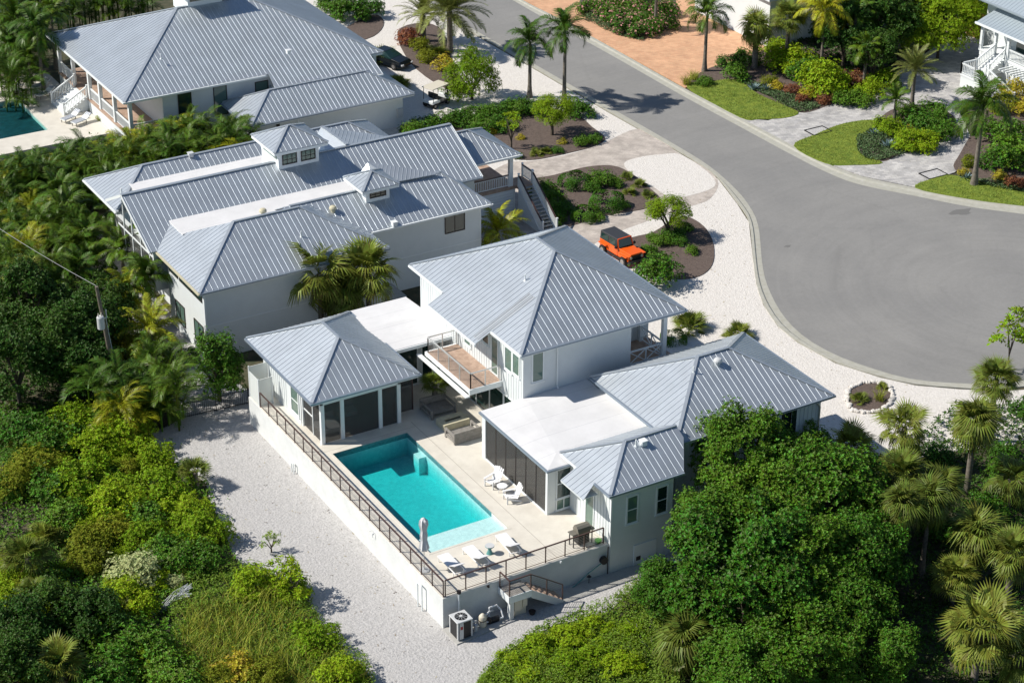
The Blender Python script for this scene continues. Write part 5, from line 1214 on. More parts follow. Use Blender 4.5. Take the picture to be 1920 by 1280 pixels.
for i in range(3):
    kind(f'bigcrown{i}', crown(20+i, (3.0, 3.0, 2.5), 92, .58, 8200, .155, 6, .25, lower=-.55, cup=.65), 'leaf')
    kind(f'shrub{i}', crown(30+i, (1.0, 1.0, .75), 18, .42, 1000, .115, 5, .26, lower=-.2), 'leaf')
    kind(f'darkcrown{i}', crown(40+i, (2.4, 2.4, 2.2), 56, .5, 3900, .155, 5, .26, lower=-.5, cup=.6), 'leaf_dark')
    kind(f'wild{i}', crown(50+i, (1.3, 1.3, .95), 30, .36, 1700, .105, 5, .27, lower=-.15, jit=.8), 'leaf_bright')
    kind(f'areca{i}', areca(60+i), 'feather' if i != 1 else 'feather')
    kind(f'sabal{i}', fan_palm(70+i, (38, 50, 44)[i], (1.1, .85, .95)[i], (1.0, 1.1, .95)[i], ((-.9, 1.3), (-1.1, 1.35), (-.6, 1.2))[i], (.5, .7, .4)[i], 22), 'frond')
    kind(f'skirt{i}', dead_skirt(75+i), 'dead')
    kind(f'palmetto{i}', fan_palm(80+i, 26, .75, .8, (-.15, 1.3), .35), 'frond')
    kind(f'royal{i}', feather_palm(90+i, 18, 2.7, 36, .75, 2.2, (-.35, 1.25), .5, .045, .6, vee=.2), 'feather')
    kind(f'tuft{i}', blades(np.random.default_rng(i).normal(0, .16, (150, 3))*np.array([1, 1, 0]), .8, .016, .8, np.random.default_rng(i+5)), 'grass')
kind('arecay0', areca(66, 7, 7, 2.0, (.8, 2.4), .6), 'feather_y'); kind('arecay1', areca(67, 8, 6, 1.8, (1.0, 2.8), .8), 'feather_y')
kind('date0', feather_palm(100, 56, 3.0, 44, .55, 1.15, (-.55, 1.35), .25, .035, .1, vee=.3), 'date')
kind('date1', feather_palm(101, 40, 2.1, 30, .36, 1.25, (-.35, 1.3), .3, .035, .1, vee=.3), 'date')
kind('coco0', feather_palm(102, 22, 3.0, 34, .62, 1.9, (-.7, 1.2), .45, .05, .45, vee=0.), 'feather_y')
kind('coco1', feather_palm(103, 18, 2.6, 30, .6, 1.7, (-.3, 1.25), .45, .05, .4, vee=.05), 'feather')
kind('ylw', crown(110, (1.0, 1.0, .7), 16, .4, 420, .15, 5, .24), 'leaf_yellow'); kind('red', crown(111, (1.0, 1.0, .7), 14, .4, 340, .2, 6, .16), 'leaf_red')
kind('pale', crown(112, (1.1, 1.1, .8), 24, .36, 1200, .085, 5, .35), 'leaf_pale'); kind('olive', crown(113, (1.1, 1.1, .8), 22, .38, 1100, .10, 5, .28), 'leaf_olive')
a_ = crown(114, (1.0, 1.0, .7), 16, .42, 800, .12, 5, .26, lower=-.2); b_ = crown(114, (1.05, 1.05, .75), 16, .44, 60, .10, 5, .4, lower=-.2)
K['fshrub'] = npmesh('fshrub', np.concatenate([a_[0], b_[0]]), np.concatenate([a_[1], b_[1]+len(a_[0])]), ['leaf', 'leaf_pink'])
K['fshrub'].polygons.foreach_set('material_index', [0]*len(a_[1])+[1]*len(b_[1]))
kind('cone', crown(115, (1.5, 1.5, 2.4), 44, .55, 3200, .14, 5, .27, lower=-.8), 'leaf')
kind('airy', crown(116, (2.2, 2.2, 1.7), 52, .55, 5200, .11, 6, .2, lower=-.7), 'leaf_bright')
kind('sparse', crown(117, (1.1, 1.1, 1.2), 12, .28, 130, .2, 5, .2, lower=-.6), 'leaf_bright')
def boxhedge(seed):
    r = np.random.default_rng(seed); u = r.normal(0, 1, (1500, 3)); u /= np.linalg.norm(u, axis=1, keepdims=True); u[:, 2] = np.abs(u[:, 2])
    p = np.sign(u)*np.abs(u)**.5; p /= (np.sum(np.abs(p)**5, axis=1, keepdims=True))**(1/5)
    return rosettes(p*np.array([1, 1, .9]), u+np.array([0, 0, .2]), .075, 4, .35, r, .5)
kind('box', boxhedge(5), 'leaf')
def agave_vf(seed):
    r = np.random.default_rng(seed); V = []; F = []
    for i in range(26):
        q = i/26; el = .15+1.2*q; az = i*2.4; l_ = .75*(1-.3*q); d = np.array([math.cos(az)*math.cos(el), math.sin(az)*math.cos(el), math.sin(el)]); s = np.array([-math.sin(az), math.cos(az), 0])*.07; o = len(V)
        V += [d*.03-s*.7, d*.03+s*.7, d*l_*.5+s, d*l_*.5-s, d*l_]; F += [(o, o+1, o+2, o+3), (o+3, o+2, o+4)]
    return np.array(V), F
kind('agave', agave_vf(3), 'agave')
def trunk_mesh(name, r0, r1, bulge, m, rings=True, lean=.0):
    mb = MB(); n = 12; zs = np.linspace(0, 1, 9); o = 0
    for i, z in enumerate(zs):
        r_ = r0+(r1-r0)*z+bulge*math.exp(-(z/.12)**2)
        mb.v += [(r_*math.cos(6.283*k/n)+lean*z*z, r_*math.sin(6.283*k/n), z) for k in range(n)]
    mb.f = [(i*n+k, i*n+(k+1) % n, (i+1)*n+(k+1) % n, (i+1)*n+k) for i in range(8) for k in range(n)]+[tuple(range(8*n, 9*n))]
    me = bpy.data.meshes.new(name); me.from_pydata(mb.v, [], mb.f); me.materials.append(M[m]); me.polygons.foreach_set('use_smooth', [True]*len(me.polygons)); return me
K['t_palm'] = trunk_mesh('trunk_palm', .16, .12, .08, 'palmtrunk'); K['t_thick'] = trunk_mesh('trunk_sabal', .20, .19, .04, 'palmtrunk'); K['t_royal'] = trunk_mesh('trunk_royal', .19, .12, .12, 'palmtrunk')
K['t_date'] = trunk_mesh('trunk_date', .28, .26, .05, 'palmtrunk')
def limbs(seed):
    r = np.random.default_rng(seed); mb = MB(); mb.cyl((0,0,0), (.0,.0,.45), .16, .12, 8)
    for i in range(5):
        a = i*1.257+r.uniform(-.3, .3); p = Vector((.02*math.cos(a), .02*math.sin(a), .35+.05*i)); q = p+Vector((math.cos(a)*.5, math.sin(a)*.5, .35)); mb.cyl(p, q, .08, .055, 7); 
        for k in (-.5, .5): mb.cyl(q, q+Vector((math.cos(a+k)*.5, math.sin(a+k)*.5, .35)), .05, .025, 6)
    me = bpy.data.meshes.new('trunk_limbs'); me.from_pydata(mb.v, [], mb.f); me.materials.append(M['bark']); return me
K['t_limbs'] = limbs(4)
cnt = [0]
def rnd(): cnt[0] += 1; return random.Random(cnt[0]*7919+13)
def plant(name, cat, label, mesh, x, y, s=1., z=0., group=None, zs=1.):
    "low plant without a visible stem: one mesh"
    q = rnd(); o = bpy.data.objects.new(name, K[mesh]); COL.objects.link(o); o.location = (x, y, z); o.rotation_euler = (0, 0, q.uniform(0, 6.28)); o.scale = (s*q.uniform(.92, 1.08), s*q.uniform(.92, 1.08), s*zs)
    return tag(o, label, cat, group)
def tree(name, cat, label, mesh, x, y, h, cs, trunk='t_palm', ts=1., group=None, lean=(0, 0), skirt=None, zc=1., bname='crown'):
    "tree: crown centre at height h over the base"
    q = rnd(); r = thing(name, label, cat, (x, y, 0), group)
    c = bpy.data.objects.new(bname, K[mesh]); COL.objects.link(c); c.parent = r; c.location = (lean[0], lean[1], h); c.rotation_euler = (0, 0, q.uniform(0, 6.28)); c.scale = (cs*q.uniform(.94, 1.06), cs*q.uniform(.94, 1.06), cs*zc)
    if trunk:
        t = bpy.data.objects.new('trunk', K[trunk]); COL.objects.link(t); t.parent = r; L = math.sqrt(h*h+lean[0]**2+lean[1]**2); t.scale = (ts, ts, L)
        t.rotation_euler = Vector((lean[0], lean[1], h)).to_track_quat('Z', 'Y').to_euler()
    if skirt:
        d = bpy.data.objects.new('dead_skirt', K[skirt]); COL.objects.link(d); d.parent = r; d.location = (lean[0], lean[1], h-.05); d.scale = (cs,)*3; d.rotation_euler = (0, 0, q.uniform(0, 6))
    return r
def P(px, py, z=0.): v = G(px, py, z); return v.x, v.y

# ------------------------------------------------------------------ plants: where they stand
def inside(pts, poly):
    x, y = pts[:, 0], pts[:, 1]; c = np.zeros(len(pts), bool); n = len(poly); j = n-1
    for i in range(n):
        xi, yi = poly[i]; xj, yj = poly[j]
        c ^= ((yi > y) != (yj > y)) & (x < (xj-xi)*(y-yi)/(yj-yi+1e-12)+xi); j = i
    return c
def scatter(poly, per_m2, r):
    A = np.array(poly); lo, hi = A.min(0), A.max(0); n = int((hi-lo).prod()*per_m2); p = r.uniform(lo, hi, (n, 2)); return p[inside(p, poly)]
def hfield(p, seed, amp):
    r = np.random.default_rng(seed); z = np.zeros(len(p))
    for k in range(7):
        f = r.normal(0, .9+.35*k, 2); z += np.sin(p@f+r.uniform(0, 6.28))/(1+.4*k)
    z = (z-z.min())/(np.ptp(z)+1e-9); return amp*(.25+.75*z)
def cover(name, label_m, poly, per, amp, size, seed, nl=4, wid=.28, holes=()):
    r = np.random.default_rng(seed); p = scatter(poly, per, r)
    for h in holes: p = p[~inside(p, h)]
    z = hfield(p, seed, amp)*r.uniform(.55, 1.05, len(p)); d = np.stack([r.normal(0, .45, len(p)), r.normal(0, .45, len(p)), np.ones(len(p))], 1)
    V, F = rosettes(np.c_[p, z], d, size, nl, wid, r, .5)
    o = bpy.data.objects.new(name, npmesh(name, V, F, label_m)); COL.objects.link(o); return tag(o, kind='stuff')
def grassy(name, poly, per, h, seed, m='grass', w_=.014, lean=.7, base=0.):
    r = np.random.default_rng(seed); p = scatter(poly, per, r); hh = h*(.4+.9*hfield(p, seed, 1.)); V, F = blades(np.c_[p, np.full(len(p), base)], hh, w_, lean, r, 1)
    o = bpy.data.objects.new(name, npmesh(name, V, F, m)); COL.objects.link(o); return tag(o, kind='stuff')
L3 = gp([(-60,770),(60,770),(150,800),(250,815),(300,850),(355,890),(395,920),(405,970),(425,1020),(450,1065),(505,1083),(560,1112),(598,1168),(630,1214),(680,1254),(700,1290),(700,1330),(-60,1330)])
L2 = gp([(-60,300),(60,330),(150,345),(170,430),(215,500),(250,560),(300,640),(350,700),(335,770),(290,800),(150,800),(-60,790)])
R1 = gp([(890,1330),(905,1275),(950,1222),(1005,1188),(1065,1164),(1140,1146),(1180,1105),(1240,1078),(1400,1060),(1500,1010),(1560,900),(1700,840),(1790,760),(1990,760),(1990,1330)])
LA = gp([(-60,150),(20,120),(60,20),(90,-60),(-60,-60)])
LM = gp([(60,330),(130,270),(230,240),(340,215),(470,245),(475,290),(330,320),(160,345)])
TOP = gp([(1480,80),(1560,40),(1560,-80),(1990,-80),(1990,60),(1900,60),(1810,62),(1740,95),(1700,112),(1640,160),(1560,190)])
cover('undergrowth', 'leaf_dark', L2, 26, .7, .2, 3); cover('undergrowth', 'leaf', L3, 30, .75, .17, 4); cover('undergrowth', 'leaf_dark', R1, 20, .6, .2, 5)
cover('undergrowth', 'leaf_dark', LM, 14, .8, .24, 6); cover('undergrowth', 'leaf_dark', TOP, 10, .6, .25, 8)
HUM = gp([(318,1130),(360,1085),(440,1066),(510,1080),(560,1112),(600,1165),(640,1215),(690,1250),(720,1330),(390,1330),(330,1240)])
cover('ground_cover', 'hedge_cover', HUM, 130, 1.1, .08, 9, nl=5); grassy('tall_grass', gp([(345,1150),(470,1120),(560,1160),(640,1230),(690,1300),(400,1330),(330,1230)]), 40, 1.35, 10, w_=.02)
HUM2 = gp([(885,1330),(903,1278),(950,1224),(1005,1188),(1065,1163),(1140,1145),(1190,1100),(1260,1100),(1300,1200),(1260,1330)])
cover('ground_cover', 'hedge_cover', HUM2, 190, 1.15, .075, 11, nl=5)
grassy('grass', spline(gp([(1290,163),(1330,157),(1380,153),(1420,178),(1460,196),(1494,212),(1475,221),(1424,224),(1386,220)]), 3), 60, .10, 21, 'grass', .02, 1.2, .13) if False else None
# dark ground covers in the beds at the right
cover('ground_cover', 'jasmine', spline(gp([(1385,153),(1440,166),(1495,188),(1540,197),(1530,206),(1496,212),(1448,188)]), 3), 110, .45, .13, 12); cover('ground_cover', 'jasmine', spline(gp([(1612,258),(1648,242),(1700,285),(1655,303),(1618,298),(1606,272)]), 3), 110, .45, .13, 13)
cover('ground_cover', 'jasmine', gp([(1790,330),(1830,338),(1930,352),(1940,366),(1850,352)]), 110, .45, .13, 14)
cover('ground_cover', 'jasmine', gp([(1081,18),(1088,14),(1110,32),(1160,58),(1210,72),(1205,80),(1150,66),(1100,42)]), 80, .6, .14, 15)

def S(mesh, label, px, py, s, z=.9, cat='shrub', name='shrub', group=None, zs=1.):
    if mesh[:4] in ('shru', 'wild', 'ylw', 'red', 'oliv', 'pale'): s *= .76
    if mesh == 'sparse': x, y = P(px, py, 1.3*s); return tree(name, cat, label, 'sparse', x, y, 1.3*s, s*.9, 't_limbs', .35, group)
    x, y = P(px, py, z*s if z > 0 else 0); return plant(name, cat, label, mesh, x, y, s, .35*s if mesh[:4] in ('shru', 'wild', 'ylw', 'red', 'pale', 'oliv', 'fshr') else 1.1*s if mesh[:4] == 'dark' else 0, group, zs)
def TR(mesh, label, px, py, h, cs, trunk='t_palm', ts=1., lean=(0, 0), skirt=None, cat='palm tree', name='palm_tree', group=None, zc=1.):
    x, y = P(px, py, h); return tree(name, cat, label, mesh, x-lean[0], y-lean[1], h, cs, trunk, ts, group, lean, skirt, zc)
# --- big broadleaf trees in the right foreground
bt = dict(trunk='t_limbs', ts=1., cat='tree', name='broadleaf_tree')
TR('bigcrown0', 'tall dark green broadleaf tree covering the corner of the front wing roof', 1392, 852, 5.4, .95, **bt, zc=1.05)
TR('bigcrown1', 'huge dense broadleaf tree filling the right foreground beside the stepping slabs', 1400, 1075, 3.6, 1.55, **bt, zc=.9)
TR('bigcrown2', 'wide broadleaf tree behind the huge one, below the wall of the garage wing', 1545, 935, 3.9, 1.25, **bt)
TR('bigcrown0', 'broadleaf tree whose crown reaches the stepping slabs and stair shadow', 1252, 1112, 2.0, .66, **bt)
TR('bigcrown1', 'low broadleaf tree at the bottom edge beside the small pale fan palm', 1405, 1262, 2.4, .9, **bt)
TR('bigcrown2', 'broadleaf tree leaning over the dark gap with bare trunks', 1600, 1045, 3.2, 1.0, **bt)
TR('bigcrown0', 'broadleaf tree in front of the wall of the garage wing by the twin window', 1490, 845, 2.9, .72, **bt)
TR('bigcrown1', 'lowest broadleaf tree at the bottom edge under the huge one', 1510, 1225, 2.4, 1.0, **bt)
TR('cone', 'bright green young tree in the dark gap at the bottom right', 1676, 1236, 2.0, .85, 't_limbs', cat='tree', name='young_tree')
for i, (px, py) in enumerate(((1675,1090), (1727,1080))):
    x, y = P(px, py, 0); tree('palm_tree', 'palm tree', ('bare trunked palm nearer the huge broadleaf tree in the dark gap', 'bare trunked palm farther right in the dark gap')[i], 'sabal1', x, y, 5.2, .9, 't_palm')
TR('bigcrown2', 'broadleaf crown filling the gap between the huge tree and the front wing wall', 1335, 985, 4.0, .85, **bt)
TR('bigcrown0', 'broadleaf crown in the heart of the right foreground tree mass', 1500, 1060, 4.0, 1.0, **bt)
TR('bigcrown1', 'broadleaf crown joining the garage wing trees to the huge tree', 1440, 955, 4.3, .95, **bt)
TR('bigcrown2', 'broadleaf crown low between the small pale fan palm and the dark gap', 1590, 1150, 2.6, .85, **bt)
for i, (px, py, s) in enumerate(((960,1240,1.3), (1010,1215,1.4), (1065,1195,1.3), (1120,1180,1.4), (990,1275,1.4), (1060,1250,1.5), (1120,1230,1.4), (1180,1190,1.3), (1170,1250,1.5), (930,1275,1.1))):
    S(f'wild{i%3}', 'bright low shrub in the green mound at the bottom edge below the stairs', px, py, s*.8, .5, 'shrub', 'mound_shrub', 'shrubs in the green mound at the bottom', .8)
for i, (px, py, s) in enumerate(((1040,372,1.2), (1058,392,1.0), (1025,392,1.1), (1045,412,1.0), (1000,362,1.0), (1110,352,.9), (1155,345,.8), (1165,385,.8), (1120,410,.7), (1215,470,.9), (1240,452,.9), (1272,452,.8), (1300,470,.7), (1285,428,.8), (940,282,.7), (968,292,.6), (1045,282,.6), (1115,262,.8), (890,250,1.0), (910,262,.8))):
    S(f'shrub{i%3}', 'low green shrub dotted through the mulch beds beside the paver drive', px, py, s, .5, 'shrub', 'bed_shrub', 'low shrubs in the mulch beds')
L_ = ([(1287,164),(1330,156),(1380,152),(1420,178),(1460,196),(1497,213),(1475,223),(1424,226),(1386,222)], [(1488,276),(1528,255),(1582,234),(1642,228),(1640,250),(1610,270),(1613,290),(1655,308),(1600,312),(1548,309)], [(1716,355),(1750,337),(1784,331),(1850,345),(1930,362),(1960,392),(1920,389),(1817,376)])
for i, q_ in enumerate(L_): grassy('turf', spline(gp(q_), 4), 90, .13, 40+i, 'turf', .02, 1.3, .13)
# --- sabal palms right
sb = dict(trunk='t_thick', name='fan_palm', cat='fan palm')
for px, py, h, cs, m, lab, sk in (
    (1840,1175,3.6,1.25,0,'largest golden green fan palm near the bottom right corner',1), (1832,1003,3.4,1.08,1,'fan palm with yellow lower fronds above the largest one at the right',1),
    (1900,1040,3.2,1.0,2,'fan palm cut by the right edge beside the yellow fronded one',1), (1912,1225,2.2,1.0,0,'fan palm in the bottom right corner cut by the frame',None),
    (1829,790,5.2,1.05,1,'tall fan palm with a long pale trunk at the right edge',1), (1868,712,4.6,1.0,2,'fan palm by the kerb at the far right',1), (1696,802,3.0,1.0,0,'fan palm on the white gravel right of the garage wing',None),
    (1693,895,3.8,1.1,2,'fan palm with brown skirt behind the big broadleaf trees',1), (1762,915,2.8,1.0,1,'darker fan palm between the brown skirted one and the long trunk',None), (1895,900,2.0,.9,0,'small fan palm at the right edge under the tall trunk',None),
    (1285,1200,2.0,1.05,1,'small pale fan palm in front of the broadleaf trees at the bottom',None), (1790,1080,2.0,.85,2,'small fan palm left of the large golden one',None), (1590,842,1.7,1.0,0,'low fan palm at the corner of the garage wing',None), (1535,882,1.5,.9,1,'low fan palm below the garage wing window corner',None)):
    TR(f'sabal{m}', lab, px, py, h, cs, **sb, skirt=f'skirt{m}' if sk else None)
S('sparse', 'thin pale sapling standing above the fan palm by the kerb', 1897, 630, 2.0, 1.9, 'sapling', 'sapling')
for px, py, s, m, lab in ((1895,880,1.6,'shrub0','green shrub at the right edge beside the long palm trunk'), (1850,945,1.6,'shrub1','green shrub at the foot of the long palm trunk'), (1770,985,1.5,'shrub2','shaded shrub left of the yellow fronded fan palm'), (1640,870,1.6,'shrub0','shrub between the low fan palm and the brown skirted fan palm'), (1760,845,1.2,'shrub1','shrub under the fan palm on the white gravel'), (1880,840,1.2,'shrub2','shrub behind the tall fan palm at the right edge'), (1930,760,1.4,'shrub1','shrub at the right edge beside the fan palm near the kerb')):
    S(m, lab, px, py, s)
# --- palms in front of the long roofed house and in the courtyard
TR('sabal0', 'left fan palm of the pair before the wall of the long roofed house', 598, 512, 4.6, 1.5, **sb, skirt='skirt0'); TR('sabal2', 'right fan palm of the pair before the wall of the long roofed house', 690, 508, 4.5, 1.5, **sb, skirt='skirt2')
TR('sabal1', 'lower grey green fan palm between the two heads of the pair', 642, 548, 3.0, 1.2, **sb)
S('shrub2', 'brownish shrub in the passage right of the fan palm pair', 735, 575, 1.0)
TR('coco0', 'golden feather palm at the foot of the outside stair', 932, 436, 2.4, .92, trunk='t_palm')
TR('palmetto0', 'bright fan palm in the shaded courtyard under the balcony', 815, 722, 3.4, .75, **sb); S('shrub1', 'dark shrub in the shaded courtyard behind the bright fan palm', 800, 715, 1.0, .6); S('shrub0', 'dark shrub in the courtyard below the balcony ledge', 845, 720, .7, 2.4)
# --- drive beds
S('shrub0', 'rounded dark shrub nearest the outside stair', 1027, 348, 1.25); S('shrub1', 'upright shrub with small leaves behind the clipped hedges', 1127, 328, 1.35)
for px, py, sx, lab in ((1078,335,1.15,'clipped box hedge ball beside the rounded dark shrub'), (1137,374,1.35,'largest clipped box hedge ball in the mulch bed'), (1098,398,1.0,'clipped box hedge ball at the front of the mulch bed')): S('box', lab, px, py, sx, .6, 'clipped hedge', 'box_hedge')
for px, py, lab in ((1177,333,'pale tuft nearest the shell patch in the hedge bed'), (1200,347,'pale tuft right of the other tufts in the hedge bed'), (1181,362,'pale tuft in the middle of the hedge bed edge'), (1215,366,'pale tuft at the tip of the hedge bed'), (1006,288,'green tuft left of its twin by the paver drive'), (1022,284,'green tuft right of its twin by the paver drive')): S('palmetto1', lab, px, py, .55, .3, 'plant', 'tuft_plant')
TR('airy', 'small tree in the mulch bed above the orange car', 1254, 398, 2.2, .72, 't_limbs', cat='tree', name='small_tree'); S('shrub1', 'low shrub at the foot of the small tree by the orange car', 1262, 432, 1.1); S('shrub2', 'small shrub behind the orange car', 1222, 442, .6)
S('shrub0', 'dense round shrub hiding the nose of the orange car', 1220, 506, 2.3, .7)
S('palmetto0', 'grey green yucca clump right of the porch column', 1292, 606, 1.15, .5, 'yucca', 'yucca'); S('palmetto2', 'yucca clump behind the garage wing ridge', 1385, 620, .95, .5, 'yucca', 'yucca'); S('box', 'small green ground shrub by the porch railing', 1263, 634, .8, .4)
TR('airy', 'small bright tree on pale stems by the hedge along the white drive', 1036, 206, 2.4, .8, 't_limbs', cat='tree', name='small_tree', zc=.9); TR('sparse', 'slender yellowish sapling in the mulch bed by the entry porch', 959, 233, 2.3, .95, 't_limbs', .6, cat='sapling', name='sapling')
for px, py, m, s, lab in ((976,258,'ylw',.5,'small yellow shrub beside the slender sapling'), (1055,266,'ylw',.55,'small yellow shrub under the small bright tree'), (1090,266,'shrub2',.9,'low shrub at the right end of the mulch bed by the road'), (923,248,'ylw',.5,'small yellow shrub left of the slender sapling')): S(m, lab, px, py, s, .5)
HG = ((770,236),(795,228),(820,222),(845,218),(868,214),(892,208),(915,204),(938,200),(962,197),(985,192),(1010,196),(1075,196),(1095,203),(940,224),(905,228))
for i, (px, py) in enumerate(HG): S(f'shrub{i%3}', 'dense green shrub in the row between the garage wing and the road palms', px, py, 1.35, .9, 'shrub', 'hedge_shrub', 'hedge shrubs along the white drive')
TR('royal0', 'slim palm nearer the shell drive of the pair beside the road', 994, 84, 5.0, 1.05, 't_royal'); TR('royal1', 'slim palm nearer the road kerb of the pair beside the road', 1060, 62, 6.6, 1.1, 't_royal')
TR('airy', 'feathery round bright tree between the golf cart and the slim palms', 885, 148, 2.0, 1.12, 't_limbs', cat='tree', name='small_tree', zc=1.35)
TR('date0', 'large date palm with broad arching crown at the top centre', 843, 22, 4.0, 1.3, 't_date'); TR('date1', 'smaller date palm left of the large one at the top', 793, 30, 2.6, 1.3, 't_date')
for px, py, m, s, lab in ((766,66,'red',1.6,'red leaved shrub by the dark car'), (785,84,'olive',1.2,'olive grassy shrub behind the dark car'), (800,104,'olive',1.1,'olive grassy shrub between the dark car and the date palm'), (832,116,'ylw',1.3,'yellow croton at the foot of the date palm'), (820,92,'palmetto1',1.0,'spiky low palm under the date palm'), (745,150,'palmetto2',1.1,'low palm between the dark car and the garage roof'), (712,100,'palmetto0',1.2,'low palm in front of the dark car'),
    (655,18,'shrub0',2.2,'dark shrub behind the hip roof at the top'), (690,12,'shrub1',2.0,'dark shrub at the top beside the white drive'), (620,8,'shrub2',2.0,'dark shrub half hidden by the hip roof ridge at the top')): S(m, lab, px, py, s, .7)
S('palmetto0', 'grass clump in the oval stone bed, left', 1612, 748, .55, .4, 'grass clump', 'grass_clump'); S('tuft1', 'golden grass clump in the oval stone bed, right', 1650, 745, 1.0, .3, 'grass clump', 'grass_clump'); S('palmetto1', 'small green clump at the back of the oval stone bed', 1655, 726, .4, .3, 'grass clump', 'grass_clump')
# --- right hand gardens
TR('royal2', 'slim palm at the corner of the orange court by the road', 1326, 30, 5.4, 1.1, 't_royal'); TR('sabal1', 'stocky fan palm with a thick dark trunk beside the orange court', 1419, 52, 4.0, 1.05, 't_date', skirt='skirt1', cat='fan palm', name='fan_palm'); TR('sabal2', 'fan palm in front of the white garage wall', 1480, 34, 4.4, 1.15, **sb)
TR('coco0', 'yellowing coconut palm with hanging dead fronds at the top right', 1548, 18, 6.0, 1.1, 't_palm', skirt='skirt0'); TR('royal0', 'slim palm on the planted bed right of the paver court', 1843, 206, 6.6, 1.25, 't_royal', 1.2); TR('date1', 'olive date palm on the round bed in the paver court', 1716, 132, 3.4, 1.2, 't_palm', 1.2)
TR('coco1', 'small feather palm on the round bed beside the date palm', 1680, 190, 2.2, .72); TR('coco1', 'feather palm among the dark trees left of the paver court', 1625, 95, 3.6, .8); TR('coco1', 'dark feather palm right of the yellowing coconut palm', 1605, 30, 5, 1.0)
for px, py, h, cs, m, lab in ((1585,60,3.6,1.2,0,'dark tree behind the yellowing coconut palm'), (1660,40,4.0,1.35,1,'dark tree in the middle of the top right grove'), (1600,8,4.5,1.3,2,'dark tree at the top edge of the top right grove'), (1710,20,4.2,1.2,0,'dark tree at the top right between bright crowns'), (1640,100,3.0,1.0,1,'dark tree at the edge of the paver court')): TR(f'darkcrown{m}', lab, px, py, h, cs, 't_limbs', cat='tree', name='dark_tree')
for px, py, h, cs, lab in ((1765,42,3.6,1.5,'bright green tree at the top right before the wooden fence'), (1725,62,3.0,1.1,'bright green tree left of the paver court end'), (1800,14,4.0,1.2,'bright green tree at the top edge beside the wooden fence')): TR('airy', lab, px, py, h, cs, 't_limbs', cat='tree', name='bright_tree')
for px, py, m, s, lab in ((1482,108,'wild0',2.3,'big bright shrub right of the stocky fan palm'), (1542,146,'wild1',2.6,'biggest bright round shrub by the paver court'), (1460,92,'wild2',1.7,'bright shrub behind the stocky fan palm trunk'), (1510,125,'shrub0',2.2,'green shrub between the two bright round shrubs'), (1603,146,'red',1.5,'red croton bush right of the bright round shrub'), (1486,165,'red',1.0,'pinkish red bush in front of the bright round shrub'), (1520,172,'ylw',1.2,'golden bush among the red bushes by the lawn'), (1548,182,'red',1.0,'reddish low bush at the front of the planted bed'), (1505,182,'red',.8,'small orange red bush beside the dark ground cover'),
    (1367,112,'shrub1',1.3,'low shrub left of the stocky fan palm'), (1401,104,'shrub2',1.5,'round shrub directly left of the thick trunk'), (1385,130,'shrub0',1.5,'shrub in front of the thick trunked fan palm'), (1322,150,'shrub1',.9,'small shrub at the foot of the slim corner palm'), (1440,150,'olive',.9,'olive shrub behind the agaves'), (1455,158,'ylw',.8,'yellow green shrub right of the agaves'), (1660,150,'wild1',1.6,'bright hedge shrub along the paver court'), (1630,168,'wild2',1.5,'bright shrub at the inner corner of the paver court'), (1610,180,'shrub1',1.4,'shrub along the paver court edge near the croton'), (1580,182,'shrub2',1.3,'dark green shrub at the paver court edge'),
    (1665,232,'wild0',1.3,'bright yellow green shrub at the left end of the round bed'), (1700,262,'wild1',1.5,'bright yellow green shrub at the front of the round bed'), (1730,262,'wild2',1.5,'bright yellow green shrub at the front right of the round bed'), (1710,240,'ylw',.9,'golden orange flowers in the middle of the round bed'), (1735,225,'shrub0',2.0,'dark shrub in the middle of the round bed'), (1765,235,'shrub1',1.9,'dark shrub at the right end of the round bed'), (1752,205,'shrub2',1.7,'dark shrub at the back of the round bed'), (1700,208,'shrub0',1.4,'dark shrub at the back left of the round bed'),
    (1903,165,'ylw',1.9,'yellow croton hedge under the porch trellis'), (1885,190,'olive',1.6,'golden hedge below the porch stairs'), (1925,200,'ylw',1.6,'yellow croton hedge at the right edge'), (1880,240,'shrub1',2.3,'dark shrub behind the slim palm at the right'), (1905,280,'shrub2',2.5,'dark shrub at the right edge below the croton hedge'), (1870,290,'shrub0',2.0,'dark shrub at the foot of the slim palm at the right'), (1878,330,'ylw',1.0,'golden croton by the slim palm foot'), (1905,338,'red',1.0,'red and gold croton at the right edge above the lawn'), (1808,322,'ylw',.7,'small yellow shrub at the tip of the right bed'), (1820,300,'olive',.9,'olive shrub at the left end of the right bed')): S(m, lab, px, py, s, .8)
for px, py, s, lab in ((1414,164,1.25,'blue grey agave left of its twin on the upper lawn edge'), (1438,166,1.2,'blue grey agave right of its twin on the upper lawn edge'), (1641,250,1.25,'blue grey agave at the back of the middle lawn'), (1666,271,1.4,'largest blue grey agave in the dark ground cover of the middle lawn'), (1812,331,1.25,'blue grey agave by the slim palm at the right')): S('agave', lab, px, py, s, .2, 'agave', 'agave')
for px, py, s, lab in ((1288,150,1.3,'grass clump left of the slim corner palm by the road'), (1302,142,1.2,'grass clump at the court edge left of the slim corner palm')): S('tuft0', lab, px, py, s, .4, 'grass clump', 'grass_clump')
for i, (px, py, s) in enumerate(((1112,12,1.3), (1140,20,1.35), (1168,28,1.3), (1196,36,1.3), (1224,44,1.25), (1248,38,1.2), (1165,46,1.15), (1205,56,1.1), (1150,2,1.4), (1185,10,1.4), (1220,18,1.4), (1250,12,1.3), (1205,-6,1.4))):
    S('fshrub', 'green flowering shrub with pink blossoms in the bed on the orange court', px, py, s, .7, 'shrub', 'flowering_shrub', 'flowering shrubs on the orange court')
TR('royal1', 'slim palm trunk rising from the flowering bed on the orange court', 1232, -30, 4.6, 1.0, 't_royal')
